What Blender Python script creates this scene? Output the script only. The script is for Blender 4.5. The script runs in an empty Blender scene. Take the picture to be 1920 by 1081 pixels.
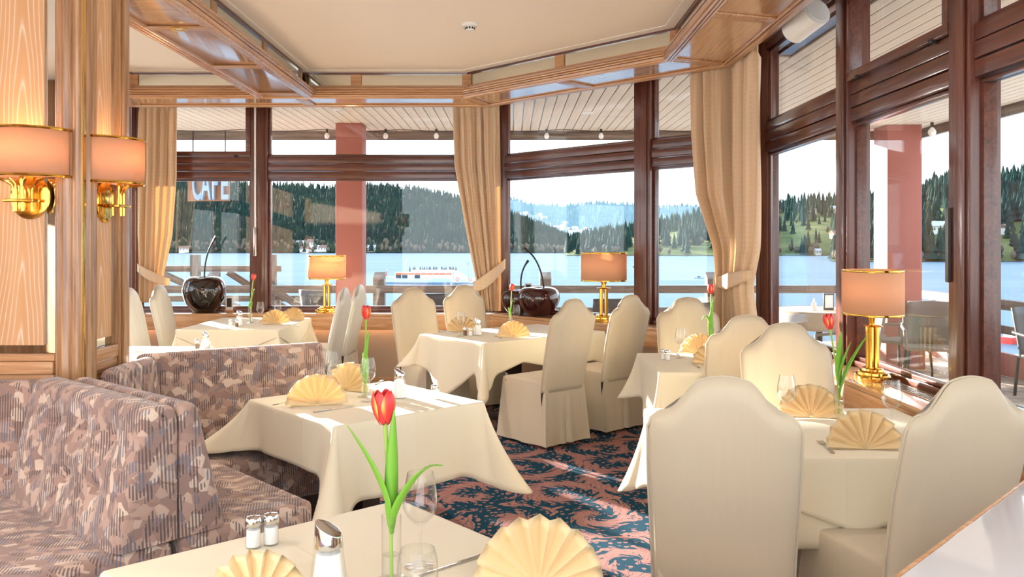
import bpy, bmesh, math, random
from mathutils import Vector, Matrix
random.seed(7)
PI = math.pi
S = bpy.context.scene
COL = S.collection

# ------------------------------------------------------------------ camera, world, sun, exposure
F_PX, CX, HZ, EYE = 1560.0, 960.0, 455.0, 1.5
cam_d = bpy.data.cameras.new('camera'); cam = bpy.data.objects.new('camera', cam_d); COL.objects.link(cam)
cam.location = (0, 0, EYE); cam.rotation_euler = (PI/2, 0, 0)
cam_d.sensor_width = 36; cam_d.lens = F_PX/1920*36
cam_d.shift_y = -(540.5-HZ)/1920; cam_d.clip_end = 20000; cam_d.clip_start = 0.05
S.camera = cam
S.cycles.max_bounces = 8; S.cycles.diffuse_bounces = 3; S.cycles.glossy_bounces = 4; S.cycles.transmission_bounces = 4; S.cycles.transparent_max_bounces = 16; S.cycles.volume_bounces = 0
S.view_settings.view_transform = 'Standard'; S.view_settings.look = 'None'
S.view_settings.gamma = 1.0; S.view_settings.use_curve_mapping = False
S.view_settings.exposure = 1.12

def make_world():
    w = bpy.data.worlds.new('sky'); S.world = w; w.use_nodes = True
    nt = w.node_tree; nt.nodes.clear(); N = nt.nodes.new; L = nt.links.new
    tc = N('ShaderNodeTexCoord'); sep = N('ShaderNodeSeparateXYZ'); L(tc.outputs['Generated'], sep.inputs[0])
    ramp = N('ShaderNodeValToRGB'); L(sep.outputs['Z'], ramp.inputs[0])
    e = ramp.color_ramp.elements
    e[0].position = 0.0; e[0].color = (0.93, 0.97, 1.0, 1)
    e[1].position = 0.9; e[1].color = (0.42, 0.64, 0.95, 1)
    m = ramp.color_ramp.elements.new(0.22); m.color = (0.74, 0.88, 1.0, 1)
    mp = N('ShaderNodeMapping'); mp.inputs['Scale'].default_value = (1.5, 1.5, 6); L(tc.outputs['Generated'], mp.inputs[0])
    no = N('ShaderNodeTexNoise'); no.inputs['Scale'].default_value = 1.6; no.inputs['Detail'].default_value = 6; L(mp.outputs[0], no.inputs[0])
    cr = N('ShaderNodeValToRGB'); L(no.outputs[0], cr.inputs[0]); cr.color_ramp.elements[0].position = .45; cr.color_ramp.elements[1].position = .7
    mx = N('ShaderNodeMix'); mx.data_type = 'RGBA'; L(cr.outputs[0], mx.inputs[0]); L(ramp.outputs[0], mx.inputs[6]); mx.inputs[7].default_value = (1.05, 1.05, 1.05, 1)
    bg = N('ShaderNodeBackground'); bg.inputs['Strength'].default_value = 1.75; L(mx.outputs[2], bg.inputs[0])
    out = N('ShaderNodeOutputWorld'); L(bg.outputs[0], out.inputs[0])
make_world()

sun_d = bpy.data.lights.new('sun', 'SUN'); sun = bpy.data.objects.new('sun', sun_d); COL.objects.link(sun)
SUN_EL = math.radians(11.5); SUN_DIR = Vector((-.64*math.cos(SUN_EL), .768*math.cos(SUN_EL), math.sin(SUN_EL)))
sun.rotation_euler = SUN_DIR.to_track_quat('Z', 'Y').to_euler()
sun_d.energy = 16.0; sun_d.angle = math.radians(0.8); sun_d.color = (1.0, .95, .88)

# ------------------------------------------------------------------ helpers
def lin(c):
    c /= 255.0
    return c/12.92 if c <= .04045 else ((c+.055)/1.055)**2.4
def rgb(r, g, b): return (lin(r), lin(g), lin(b), 1)
def at(px, py, z):
    """world point of a pixel lying at height z"""
    D = (EYE-z)*F_PX/(py-HZ)
    return Vector(((px-CX)/F_PX*D, D, z))
def atd(px, py, D): return Vector(((px-CX)/F_PX*D, D, EYE-(py-HZ)/F_PX*D))

MATS = {}
def mat(name, col=(.8, .8, .8, 1), rough=.5, metal=0, **kw):
    m = bpy.data.materials.new(name); m.use_nodes = True
    b = m.node_tree.nodes['Principled BSDF']
    b.inputs['Base Color'].default_value = col; b.inputs['Roughness'].default_value = rough; b.inputs['Metallic'].default_value = metal
    for k, v in kw.items(): b.inputs[k].default_value = v
    MATS[name] = m
    return m
class NB:
    def __init__(s, name, rough=.5, **kw):
        s.m = mat(name, rough=rough, **kw); s.nt = s.m.node_tree; s.b = s.nt.nodes['Principled BSDF']
    def N(s, t, **kw):
        n = s.nt.nodes.new(t)
        for k, v in kw.items(): setattr(n, k, v)
        return n
    def L(s, a, b): s.nt.links.new(a, b)
    def coords(s, scale=(1, 1, 1), rot=(0, 0, 0), src='Object'):
        tc = s.N('ShaderNodeTexCoord'); mp = s.N('ShaderNodeMapping')
        mp.inputs['Scale'].default_value = scale; mp.inputs['Rotation'].default_value = rot
        s.L(tc.outputs[src], mp.inputs[0]); return mp.outputs[0]
    def math(s, op, a, b=None):
        n = s.N('ShaderNodeMath', operation=op)
        for i, v in enumerate((a, b)):
            if v is None: continue
            if isinstance(v, (int, float)): n.inputs[i].default_value = v
            else: s.L(v, n.inputs[i])
        return n.outputs[0]
    def noise(s, vec, scale, detail=3, rough=.5, dist=0):
        n = s.N('ShaderNodeTexNoise'); n.inputs['Scale'].default_value = scale; n.inputs['Detail'].default_value = detail
        n.inputs['Roughness'].default_value = rough; n.inputs['Distortion'].default_value = dist
        s.L(vec, n.inputs['Vector']); return n
    def ramp(s, fac, stops, const=False):
        r = s.N('ShaderNodeValToRGB'); s.L(fac, r.inputs[0]); cr = r.color_ramp
        if const: cr.interpolation = 'CONSTANT'
        cr.elements[0].position, cr.elements[0].color = stops[0][0], stops[0][1]
        cr.elements[1].position, cr.elements[1].color = stops[-1][0], stops[-1][1]
        for p, c in stops[1:-1]:
            e = cr.elements.new(p); e.color = c
        return r.outputs[0]
    def mix(s, fac, a, b, blend='MIX'):
        n = s.N('ShaderNodeMix', data_type='RGBA', blend_type=blend)
        if isinstance(fac, (int, float)): n.inputs[0].default_value = fac
        else: s.L(fac, n.inputs[0])
        for i, v in ((6, a), (7, b)):
            if isinstance(v, tuple): n.inputs[i].default_value = v
            else: s.L(v, n.inputs[i])
        return n.outputs[2]
    def color(s, o): s.L(o, s.b.inputs['Base Color'])
    def bump(s, h, strength=.2, dist=.01):
        n = s.N('ShaderNodeBump'); n.inputs['Strength'].default_value = strength; n.inputs['Distance'].default_value = dist
        s.L(h, n.inputs['Height']); s.L(n.outputs[0], s.b.inputs['Normal'])

def oak(name, dark, mid, light, scale=1.0, rough=.35, coat=.3, axis=0):
    n = NB(name, rough=rough); n.b.inputs['Coat Weight'].default_value = coat; n.b.inputs['Coat Roughness'].default_value = .12
    sc = [30*scale]*3; sc[axis] = 1.1*scale
    v = n.coords(tuple(sc))
    a = n.noise(v, 2.2, 5, .65, .4); b = n.noise(v, .5, 2)
    f = n.math('ADD', n.math('MULTIPLY', a.outputs[0], .7), n.math('MULTIPLY', b.outputs[0], .3))
    n.color(n.ramp(f, [(.33, dark), (.5, mid), (.68, light)]))
    n.bump(f, .12, .004)
    return n.m
OAK_D, OAK_M, OAK_L = rgb(150, 104, 66), rgb(192, 142, 98), rgb(214, 174, 134)
oak('oak', OAK_D, OAK_M, OAK_L)
oak('oak_vertical', rgb(118, 80, 50), rgb(168, 122, 82), rgb(206, 166, 126), axis=2, rough=.3, coat=.5)
oak('oak_y', OAK_D, OAK_M, OAK_L, axis=1)
oak('oak_gloss', rgb(176, 126, 84), rgb(204, 154, 108), rgb(222, 182, 142), rough=.16, coat=.9)
oak('oak_fascia', rgb(168, 112, 72), rgb(206, 154, 108), rgb(228, 186, 146), scale=1.6, rough=.4, coat=.1)
oak('mahogany', rgb(58, 28, 20), rgb(92, 48, 35), rgb(116, 66, 50), rough=.28, coat=.5)
oak('mahogany_vertical', rgb(58, 28, 20), rgb(92, 48, 35), rgb(116, 66, 50), rough=.28, coat=.5, axis=2)
oak('soffit_plank', rgb(216, 198, 174), rgb(236, 222, 202), rgb(246, 238, 224), rough=.6, coat=0, axis=1)
oak('rail_timber', rgb(70, 58, 50), rgb(104, 88, 76), rgb(140, 124, 108), rough=.7, coat=0)
oak('deck_timber', rgb(110, 92, 78), rgb(146, 126, 108), rgb(180, 160, 140), rough=.8, coat=0)

def veneer():
    n = NB('limed_veneer', rough=.4); n.b.inputs['Coat Weight'].default_value = .15
    v = n.coords((1, 1, 1)); sep = n.N('ShaderNodeSeparateXYZ'); n.L(v, sep.inputs[0])
    nz = n.noise(n.coords((2.2, 2.2, .9)), 1.0, 2)
    hx = n.math('ADD', sep.outputs[0], sep.outputs[1])
    x = n.math('ADD', hx, n.math('MULTIPLY', n.math('SUBTRACT', nz.outputs[0], .5), .16))
    cen = n.math('SUBTRACT', n.math('MODULO', n.math('ADD', x, 40.144), .46), .23)
    q = n.math('MULTIPLY', n.math('MULTIPLY', cen, cen), 34.0)
    ph = n.math('ADD', n.math('SQRT', n.math('ADD', q, .02)), n.math('MULTIPLY', sep.outputs[2], .42))
    ph = n.math('ADD', ph, n.math('MULTIPLY', n.noise(n.coords((14, 14, 2.5)), 1, 3).outputs[0], .10))
    w = n.math('FRACT', n.math('MULTIPLY', ph, 9.0))
    line = n.math('POWER', n.math('ABSOLUTE', n.math('SUBTRACT', n.math('MULTIPLY', w, 2), 1)), 6.0)
    fine = n.noise(n.coords((160, 160, 5)), 1.0, 4, .6)
    f = n.math('MULTIPLY', line, n.math('MULTIPLY', fine.outputs[0], 1.5))
    base = n.mix(n.noise(n.coords((30, 30, 1)), 1, 3).outputs[0], rgb(206, 152, 102), rgb(222, 172, 124))
    n.color(n.mix(f, base, rgb(240, 222, 202)))
veneer()

def cloth_mat(name, c, c2, rough=.75, sheen=.2, crease=True, trans=.0):
    n = NB(name, rough=rough); n.b.inputs['Sheen Weight'].default_value = sheen
    v = n.coords(); no = n.noise(v, 3, 2)
    n.color(n.mix(no.outputs[0], c, c2))
    wv = n.noise(v, 260, 1)
    if crease:
        sep = n.N('ShaderNodeSeparateXYZ'); n.L(v, sep.inputs[0])
        hs = []
        for ax in (0, 1):
            a = n.math('ABSOLUTE', n.math('SUBTRACT', n.math('ABSOLUTE', sep.outputs[ax]), .0 if ax == 0 else .14))
            hs.append(n.math('MAXIMUM', n.math('SUBTRACT', 1.0, n.math('MULTIPLY', a, 120.0)), 0.0))
        h = n.math('ADD', n.math('MULTIPLY', n.math('ADD', hs[0], hs[1]), .8), n.math('MULTIPLY', wv.outputs[0], .12))
        n.bump(h, .35, .004)
    else:
        big = n.noise(n.coords((1, 1, .13)), 16, 2, .5)
        n.bump(n.math('ADD', n.math('MULTIPLY', wv.outputs[0], .05), big.outputs[0]), .3, .02)
    if trans:
        t = n.N('ShaderNodeBsdfTranslucent'); t.inputs[0].default_value = c
        mx = n.N('ShaderNodeMixShader'); mx.inputs[0].default_value = trans
        out = n.nt.nodes['Material Output']; n.L(n.b.outputs[0], mx.inputs[1]); n.L(t.outputs[0], mx.inputs[2]); n.L(mx.outputs[0], out.inputs[0])
cloth_mat('tablecloth', rgb(243, 229, 198), rgb(247, 236, 210), trans=.12)
cloth_mat('chair_cover', rgb(216, 199, 170), rgb(225, 209, 182), rough=.55, sheen=.35, crease=False, trans=.15)
cloth_mat('chair_cover_silver', rgb(224, 217, 202), rgb(232, 226, 212), rough=.45, sheen=.4, crease=False, trans=.12)
cloth_mat('napkin', rgb(254, 224, 170), rgb(255, 229, 180), rough=.7, crease=False, trans=.2)

def curtain_mat():
    n = NB('curtain', rough=.5); n.b.inputs['Sheen Weight'].default_value = .4
    v = n.coords((26, 26, 26), (0, 0, PI/4))
    ck = n.N('ShaderNodeTexVoronoi', distance='MANHATTAN', feature='DISTANCE_TO_EDGE'); ck = n.N('ShaderNodeTexVoronoi'); ck.distance = 'MANHATTAN'; ck.inputs['Scale'].default_value = 1; ck.inputs['Randomness'].default_value = .1; n.L(v, ck.inputs['Vector'])
    f = n.math('GREATER_THAN', ck.outputs['Distance'], .55)
    n.color(n.mix(f, rgb(236, 206, 168), rgb(241, 216, 182)))
    t = n.N('ShaderNodeBsdfTranslucent'); t.inputs[0].default_value = rgb(240, 205, 160)
    mx = n.N('ShaderNodeMixShader'); mx.inputs[0].default_value = .3
    out = n.nt.nodes['Material Output']; n.L(n.b.outputs[0], mx.inputs[1]); n.L(t.outputs[0], mx.inputs[2]); n.L(mx.outputs[0], out.inputs[0])
curtain_mat()

def upholstery():
    n = NB('upholstery', rough=.9); n.b.inputs['Sheen Weight'].default_value = .25
    v = n.coords((1, 1, 1))
    def cells(scale, rot):
        c0 = n.coords((1, 1, 1), rot); mp = n.N('ShaderNodeMapping'); mp.inputs['Scale'].default_value = scale; n.L(c0, mp.inputs[0])
        t = n.N('ShaderNodeTexVoronoi'); t.inputs['Scale'].default_value = 1; n.L(mp.outputs[0], t.inputs['Vector'])
        sp = n.N('ShaderNodeSeparateColor'); n.L(t.outputs['Color'], sp.inputs[0]); return sp
    sa = cells((18, 18, 36), (.75, .2, .3)); sb = cells((36, 21, 21), (.2, .7, .9)); sc = cells((22, 38, 22), (.4, .9, .2))
    c1 = n.ramp(sa.outputs[0], [(0, rgb(150, 120, 108)), (.3, rgb(172, 140, 126)), (.55, rgb(158, 128, 116)), (.8, rgb(190, 162, 146))], True)
    c2 = n.ramp(sb.outputs[0], [(0, rgb(146, 118, 108)), (.45, rgb(178, 148, 132)), (.75, rgb(206, 182, 164))], True)
    c = n.mix(n.math('GREATER_THAN', sb.outputs[1], .55), c1, c2)
    st = n.N('ShaderNodeTexWave', wave_type='BANDS', bands_direction='DIAGONAL'); st.inputs['Scale'].default_value = 58; st.inputs['Distortion'].default_value = .6; st.inputs['Detail'].default_value = 1
    n.L(n.coords((1, .25, .04)), st.inputs[0])
    zone = n.math('GREATER_THAN', sc.outputs[0], .5)
    hatch = n.math('MULTIPLY', n.math('GREATER_THAN', st.outputs['Fac'], .45), zone)
    hc = n.ramp(sc.outputs[1], [(0, rgb(84, 72, 72)), (.4, rgb(98, 104, 120)), (.7, rgb(74, 66, 68))], True)
    n.color(n.mix(n.math('MULTIPLY', hatch, .8), c, hc))
    n.bump(n.noise(v, 300, 2).outputs[0], .15, .003)
upholstery()

def carpet():
    n = NB('carpet', rough=.95); n.b.inputs['Specular IOR Level'].default_value = .1
    v = n.coords((2.0, 2.0, 2.0))
    wob = n.noise(v, 2.2, 3); vm = n.N('ShaderNodeVectorMath', operation='MULTIPLY_ADD')
    n.L(wob.outputs['Color'], vm.inputs[0]); vm.inputs[1].default_value = (.35, .35, 0); n.L(v, vm.inputs[2])
    vo = n.N('ShaderNodeTexVoronoi', voronoi_dimensions='2D'); vo.inputs['Scale'].default_value = 1; vo.inputs['Randomness'].default_value = .75; n.L(vm.outputs[0], vo.inputs['Vector'])
    d = n.N('ShaderNodeVectorMath', operation='SUBTRACT'); n.L(vm.outputs[0], d.inputs[0]); n.L(vo.outputs['Position'], d.inputs[1])
    sp = n.N('ShaderNodeSeparateXYZ'); n.L(d.outputs[0], sp.inputs[0])
    sc = n.N('ShaderNodeSeparateColor'); n.L(vo.outputs['Color'], sc.inputs[0])
    ang = n.math('ARCTAN2', sp.outputs[1], sp.outputs[0]); r = vo.outputs['Distance']
    sgn = n.math('SUBTRACT', n.math('MULTIPLY', n.math('GREATER_THAN', sc.outputs[0], .5), 2), 1)
    ph = n.math('ADD', n.math('MULTIPLY', n.math('MULTIPLY', ang, sgn), 1.0), n.math('ADD', n.math('MULTIPLY', r, 12.5), n.math('MULTIPLY', sc.outputs[1], 6.28)))
    leaf = n.noise(v, 9, 4, .6, 1.6)
    ser = n.math('SINE', n.math('ADD', n.math('MULTIPLY', ang, 11.0), n.math('MULTIPLY', r, -46.0)))
    spir = n.math('ADD', n.math('ADD', n.math('SINE', ph), n.math('MULTIPLY', ser, .6)), n.math('MULTIPLY', n.math('SUBTRACT', leaf.outputs[0], .5), 1.5))
    f = n.math('GREATER_THAN', spir, .12)
    # small flowers in the blue ground, dark veins in the pink
    fl = n.N('ShaderNodeTexVoronoi', voronoi_dimensions='2D'); fl.inputs['Scale'].default_value = 11; n.L(v, fl.inputs['Vector'])
    f2 = n.math('MULTIPLY', n.math('LESS_THAN', fl.outputs['Distance'], .26), n.math('LESS_THAN', spir, -.7))
    vein = n.math('LESS_THAN', n.math('ABSOLUTE', n.math('SUBTRACT', spir, .75)), .07)
    fac = n.math('MAXIMUM', n.math('SUBTRACT', f, vein), f2)
    pk = n.mix(n.noise(v, 40, 2).outputs[0], rgb(158, 112, 106), rgb(180, 134, 126))
    n.color(n.mix(fac, rgb(24, 66, 86), pk))
    n.bump(n.math('ADD', fac, n.noise(v, 220, 2).outputs[0]), .25, .006)
carpet()

def glass_mat(name, base=.03, edge=.9, power=5.0, tint=(1, 1, 1, 1), rough=0.0):
    m = bpy.data.materials.new(name); m.use_nodes = True; nt = m.node_tree; nt.nodes.clear()
    tr = nt.nodes.new('ShaderNodeBsdfTransparent'); tr.inputs[0].default_value = tint
    gl = nt.nodes.new('ShaderNodeBsdfGlossy'); gl.inputs['Roughness'].default_value = rough
    lw = nt.nodes.new('ShaderNodeLayerWeight'); lw.inputs[0].default_value = .5
    p = nt.nodes.new('ShaderNodeMath'); p.operation = 'POWER'; nt.links.new(lw.outputs['Facing'], p.inputs[0]); p.inputs[1].default_value = power
    q = nt.nodes.new('ShaderNodeMath'); q.operation = 'MULTIPLY_ADD'; nt.links.new(p.outputs[0], q.inputs[0]); q.inputs[1].default_value = edge; q.inputs[2].default_value = base
    mx = nt.nodes.new('ShaderNodeMixShader'); nt.links.new(q.outputs[0], mx.inputs[0]); nt.links.new(tr.outputs[0], mx.inputs[1]); nt.links.new(gl.outputs[0], mx.inputs[2])
    out = nt.nodes.new('ShaderNodeOutputMaterial'); nt.links.new(mx.outputs[0], out.inputs[0]); MATS[name] = m
glass_mat('window_glass', .035, .85, 5.0, (.97, .985, .985, 1))
glass_mat('crystal', .035, .65, 2.8, (.99, .993, .993, 1))

def shade_mat(name, c, tr):
    n = NB(name, rough=.8); n.b.inputs['Base Color'].default_value = c
    wv = n.N('ShaderNodeTexWave', bands_direction='Z'); wv.inputs['Scale'].default_value = 160; n.L(n.coords(), wv.inputs[0])
    n.bump(wv.outputs['Fac'], .08, .002)
    t = n.N('ShaderNodeBsdfTranslucent'); t.inputs[0].default_value = c
    mx = n.N('ShaderNodeMixShader'); mx.inputs[0].default_value = tr
    out = n.nt.nodes['Material Output']; n.L(n.b.outputs[0], mx.inputs[1]); n.L(t.outputs[0], mx.inputs[2]); n.L(mx.outputs[0], out.inputs[0])
shade_mat('shade', rgb(233, 188, 152), .4)
mat('brass', rgb(226, 180, 84), .14, 1.0)
mat('chrome', rgb(215, 215, 215), .1, 1.0)
mat('steel', rgb(190, 188, 184), .2, 1.0)
mat('mirror', rgb(225, 228, 222), .02, 1.0)
mat('ceiling_paint', rgb(250, 238, 222), .9)
mat('wall_paint', rgb(186, 160, 138), .8)
mat('column_paint', rgb(158, 92, 80), .7)
mat('cherry_black', rgb(20, 9, 10), .06, **{'Coat Weight': 1.0})
mat('cherry_red', rgb(52, 14, 20), .06, **{'Coat Weight': 1.0})
mat('stem_black', rgb(16, 12, 12), .35)
mat('dark_metal', rgb(34, 30, 28), .45, .3)
mat('white_plastic', rgb(238, 236, 230), .4)
mat('grille', rgb(120, 118, 114), .35, .8)
mat('salt', rgb(246, 244, 240), .8)
mat('pepper', rgb(120, 96, 78), .9)
mat('leg_dark', rgb(48, 30, 22), .5)
mat('tulip_leaf', rgb(120, 176, 52), .45, **{'Subsurface Weight': .0})
mat('tulip_stem', rgb(158, 190, 84), .5)
mat('paper', rgb(240, 240, 236), .6)
mat('black_frame', rgb(24, 26, 30), .4)
mat('counter_white', rgb(232, 232, 234), .12, **{'Coat Weight': .6})
mat('rattan', rgb(66, 64, 66), .55)
mat('grey_wrap', rgb(120, 112, 104), .8)
mat('hull', rgb(196, 214, 232), .35)
mat('hull_stripe', rgb(120, 160, 200), .4)
mat('awning', rgb(226, 104, 44), .6)
mat('red_paint', rgb(206, 52, 52), .35)
mat('dark_cloth', rgb(40, 46, 58), .8)
mat('skin', rgb(214, 160, 130), .7)
mat('house_wall', rgb(232, 226, 214), .8)
mat('house_roof', rgb(120, 92, 82), .8)
mat('house_roof_grey', rgb(168, 170, 172), .6)
mat('house_window', rgb(60, 70, 84), .2)
mat('sign_blue', rgb(150, 190, 232), .4)
mat('sign_brown', rgb(150, 112, 88), .6)
mat('bulb', rgb(240, 240, 236), .1)
mat('snow_white', rgb(228, 228, 228), .9)
mat('flag_red', rgb(190, 60, 40), .7)
mat('terrace_cloth', rgb(178, 160, 140), .8)
mat('trunk_grey', rgb(110, 98, 90), .9)

def tulip_mat():
    n = NB('tulip_petal', rough=.4)
    sep = n.N('ShaderNodeSeparateXYZ'); n.L(n.coords(), sep.inputs[0])
    a = n.math('ABSOLUTE', n.math('MULTIPLY', sep.outputs[0], 62.0))
    st = n.noise(n.coords((90, 90, 14)), 1, 3)
    f = n.math('ADD', n.math('MULTIPLY', a, .8), n.math('SUBTRACT', n.math('MULTIPLY', st.outputs[0], .5), .25))
    n.color(n.ramp(f, [(.3, rgb(222, 58, 58)), (.55, rgb(232, 96, 52)), (.85, rgb(250, 194, 96))]))
tulip_mat()

def forest_mat(name, a, b, c):
    n = NB(name, rough=.9); n.b.inputs['Specular IOR Level'].default_value = .1
    no = n.noise(n.coords((.02, .02, .02)), 1, 3); fi = n.noise(n.coords((.6, .6, .6)), 1, 2)
    f = n.math('ADD', n.math('MULTIPLY', no.outputs[0], .6), n.math('MULTIPLY', fi.outputs[0], .4))
    n.color(n.ramp(f, [(.3, a), (.5, b), (.72, c)]))
forest_mat('spruce', rgb(16, 38, 42), rgb(28, 54, 50), rgb(50, 74, 54))
forest_mat('bare_tree', rgb(72, 68, 60), rgb(92, 86, 74), rgb(112, 104, 86))
forest_mat('meadow', rgb(58, 72, 42), rgb(88, 98, 58), rgb(126, 122, 84))
forest_mat('far_forest', rgb(24, 50, 46), rgb(34, 60, 52), rgb(60, 80, 62))

def water():
    n = NB('lake_water', rough=.5)
    a = n.noise(n.coords((.25, .9, 1)), .55, 4, .6); big = n.noise(n.coords((.004, .03, 1)), 1, 3)
    bp = n.N('ShaderNodeBump'); bp.inputs['Strength'].default_value = .3; bp.inputs['Distance'].default_value = .2; n.L(a.outputs[0], bp.inputs['Height'])
    df = n.N('ShaderNodeBsdfDiffuse'); n.L(n.mix(big.outputs[0], (.03, .085, .14, 1), (.045, .115, .17, 1)), df.inputs[0])
    gl = n.N('ShaderNodeBsdfGlossy'); gl.inputs['Roughness'].default_value = .28; n.L(bp.outputs[0], gl.inputs['Normal'])
    lw = n.N('ShaderNodeLayerWeight'); lw.inputs[0].default_value = .5
    fac = n.math('ADD', n.math('MULTIPLY', n.math('POWER', lw.outputs['Facing'], 4.0), .21), n.math('MULTIPLY', big.outputs[0], .08))
    mx = n.N('ShaderNodeMixShader'); n.L(fac, mx.inputs[0]); n.L(df.outputs[0], mx.inputs[1]); n.L(gl.outputs[0], mx.inputs[2])
    n.L(mx.outputs[0], n.nt.nodes['Material Output'].inputs[0])
water()

class MB:
    """collects geometry, builds ONE mesh object"""
    def __init__(s): s.v = []; s.f = []
    def add(s, vs, fs):
        o = len(s.v); s.v += [tuple(v) for v in vs]; s.f += [tuple(i+o for i in f) for f in fs]; return s
    def box(s, x0, x1, y0, y1, z0, z1, M=None):
        vs = [Vector((x, y, z)) for z in (z0, z1) for x, y in ((x0, y0), (x1, y0), (x1, y1), (x0, y1))]
        if M: vs = [M @ v for v in vs]
        return s.add(vs, [(0, 3, 2, 1), (4, 5, 6, 7), (0, 1, 5, 4), (1, 2, 6, 5), (2, 3, 7, 6), (3, 0, 4, 7)])
    def lathe(s, prof, n=24, c=(0, 0, 0), sx=1, sy=1, caps=True, a0=0, a1=2*PI):
        full = abs(a1-a0-2*PI) < 1e-6; m = n if full else n+1
        vs = []
        for r, z in prof:
            for i in range(m):
                a = a0+(a1-a0)*i/n; vs.append((c[0]+r*math.cos(a)*sx, c[1]+r*math.sin(a)*sy, c[2]+z))
        fs = []
        for j in range(len(prof)-1):
            for i in range(n):
                k = (i+1) % m; fs.append((j*m+i, j*m+k, (j+1)*m+k, (j+1)*m+i))
        if caps and full:
            if prof[0][0] > 1e-6: fs.append(tuple(range(m-1, -1, -1)))
            if prof[-1][0] > 1e-6: fs.append(tuple(range((len(prof)-1)*m, len(prof)*m)))
        return s.add(vs, fs)
    def tube(s, pts, r, n=8, caps=True):
        pts = [Vector(p) for p in pts]; rs = r if isinstance(r, (list, tuple)) else [r]*len(pts)
        up = None; vs = []
        for i, p in enumerate(pts):
            t = (pts[min(i+1, len(pts)-1)]-pts[max(i-1, 0)]).normalized()
            if up is None:
                up = Vector((0, 0, 1)) if abs(t.z) < .9 else Vector((1, 0, 0))
            a = t.cross(up)
            if a.length < 1e-6: a = t.orthogonal()
            a.normalize(); b = a.cross(t).normalized(); up = b
            for k in range(n):
                th = 2*PI*k/n; vs.append(p+(a*math.cos(th)+b*math.sin(th))*rs[i])
        fs = []
        for i in range(len(pts)-1):
            for k in range(n):
                q = (k+1) % n; fs.append((i*n+k, i*n+q, (i+1)*n+q, (i+1)*n+k))
        if caps: fs += [tuple(range(n-1, -1, -1)), tuple(range((len(pts)-1)*n, len(pts)*n))]
        return s.add(vs, fs)
    def prism(s, poly, z0, z1, M=None):
        n = len(poly); vs = [Vector((p[0], p[1], z0)) for p in poly]+[Vector((p[0], p[1], z1)) for p in poly]
        if M: vs = [M @ v for v in vs]
        return s.add(vs, [tuple(range(n-1, -1, -1)), tuple(range(n, 2*n))]+[(i, (i+1) % n, n+(i+1) % n, n+i) for i in range(n)])
    def sweep(s, prof, path_at, params, closed_prof=True):
        """prof points (o,z) placed by path_at(o, z, t) for t in params"""
        m = len(prof); vs = [path_at(o, z, t) for t in params for o, z in prof]; fs = []
        for j in range(len(params)-1):
            for i in range(m if closed_prof else m-1):
                k = (i+1) % m; fs.append((j*m+i, j*m+k, (j+1)*m+k, (j+1)*m+i))
        if closed_prof: fs += [tuple(range(m-1, -1, -1)), tuple(range((len(params)-1)*m, len(params)*m))]
        return s.add(vs, fs)
    def grid(s, nu, nv, fn, wrap=False):
        vs = [fn(i/(nu-1) if not wrap else i/nu, j/(nv-1)) for j in range(nv) for i in range(nu)]; fs = []
        for j in range(nv-1):
            for i in range(nu if wrap else nu-1):
                k = (i+1) % nu; fs.append((j*nu+i, j*nu+k, (j+1)*nu+k, (j+1)*nu+i))
        return s.add(vs, fs)
    def build(s, name, m, parent=None, bevel=0, smooth=True, seg=2, solid=0, sub=0, angle=35):
        me = bpy.data.meshes.new(name); me.from_pydata(s.v, [], s.f)
        bm = bmesh.new(); bm.from_mesh(me)
        bmesh.ops.recalc_face_normals(bm, faces=bm.faces)
        if bevel:
            es = [e for e in bm.edges if len(e.link_faces) == 2 and e.calc_face_angle(0) > .6]
            bmesh.ops.bevel(bm, geom=es, offset=bevel, segments=seg, affect='EDGES', profile=.6, clamp_overlap=True)
        bm.to_mesh(me); bm.free()
        if smooth:
            for p in me.polygons: p.use_smooth = True
            me.set_sharp_from_angle(angle=math.radians(angle))
        o = bpy.data.objects.new(name, me); COL.objects.link(o)
        me.materials.append(MATS[m] if isinstance(m, str) else m)
        if parent: o.parent = parent
        if solid:
            md = o.modifiers.new('thickness', 'SOLIDIFY'); md.thickness = solid; md.offset = 0
        if sub:
            md = o.modifiers.new('smooth', 'SUBSURF'); md.levels = sub; md.render_levels = sub
        return o
def tag(o, label=None, cat=None, group=None, kind=None):
    if label: o['label'] = label
    if cat: o['category'] = cat
    if group: o['group'] = group
    if kind: o['kind'] = kind
    return o
def empty(name, loc=(0, 0, 0), rz=0, label=None, cat=None, group=None, kind=None, scale=1):
    o = bpy.data.objects.new(name, None); COL.objects.link(o); o.location = loc; o.rotation_euler = (0, 0, rz); o.empty_display_size = .1
    o.scale = (scale,)*3
    return tag(o, label, cat, group, kind)
def dup_tree(o, parent=None):
    c = o.copy(); COL.objects.link(c)
    if parent: c.parent = parent
    for ch in list(o.children):
        dup_tree(ch, c)
    return c
def bar(name, p0, p1, h, d, m, parent, bevel=.004, off=(0, 0), ext=0, up=Vector((0, 0, 1))):
    """straight member from p0 to p1, local X along it; h = height (local z), d = depth (local y)"""
    p0, p1 = Vector(p0), Vector(p1); t = p1-p0; L = t.length; x = t.normalized()
    if abs(x.dot(up)) > .99: up = Vector((0, 1, 0))
    y = up.cross(x).normalized(); z = x.cross(y)
    b = MB().box(-ext, L+ext, -d/2+off[0], d/2+off[0], -h/2+off[1], h/2+off[1])
    o = b.build(name, m, parent, bevel)
    R = Matrix((x, y, z)).transposed().to_4x4(); o.matrix_world = Matrix.Translation(p0) @ R
    return o
def smooth(t): t = max(0, min(1, t)); return t*t*(3-2*t)
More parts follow.
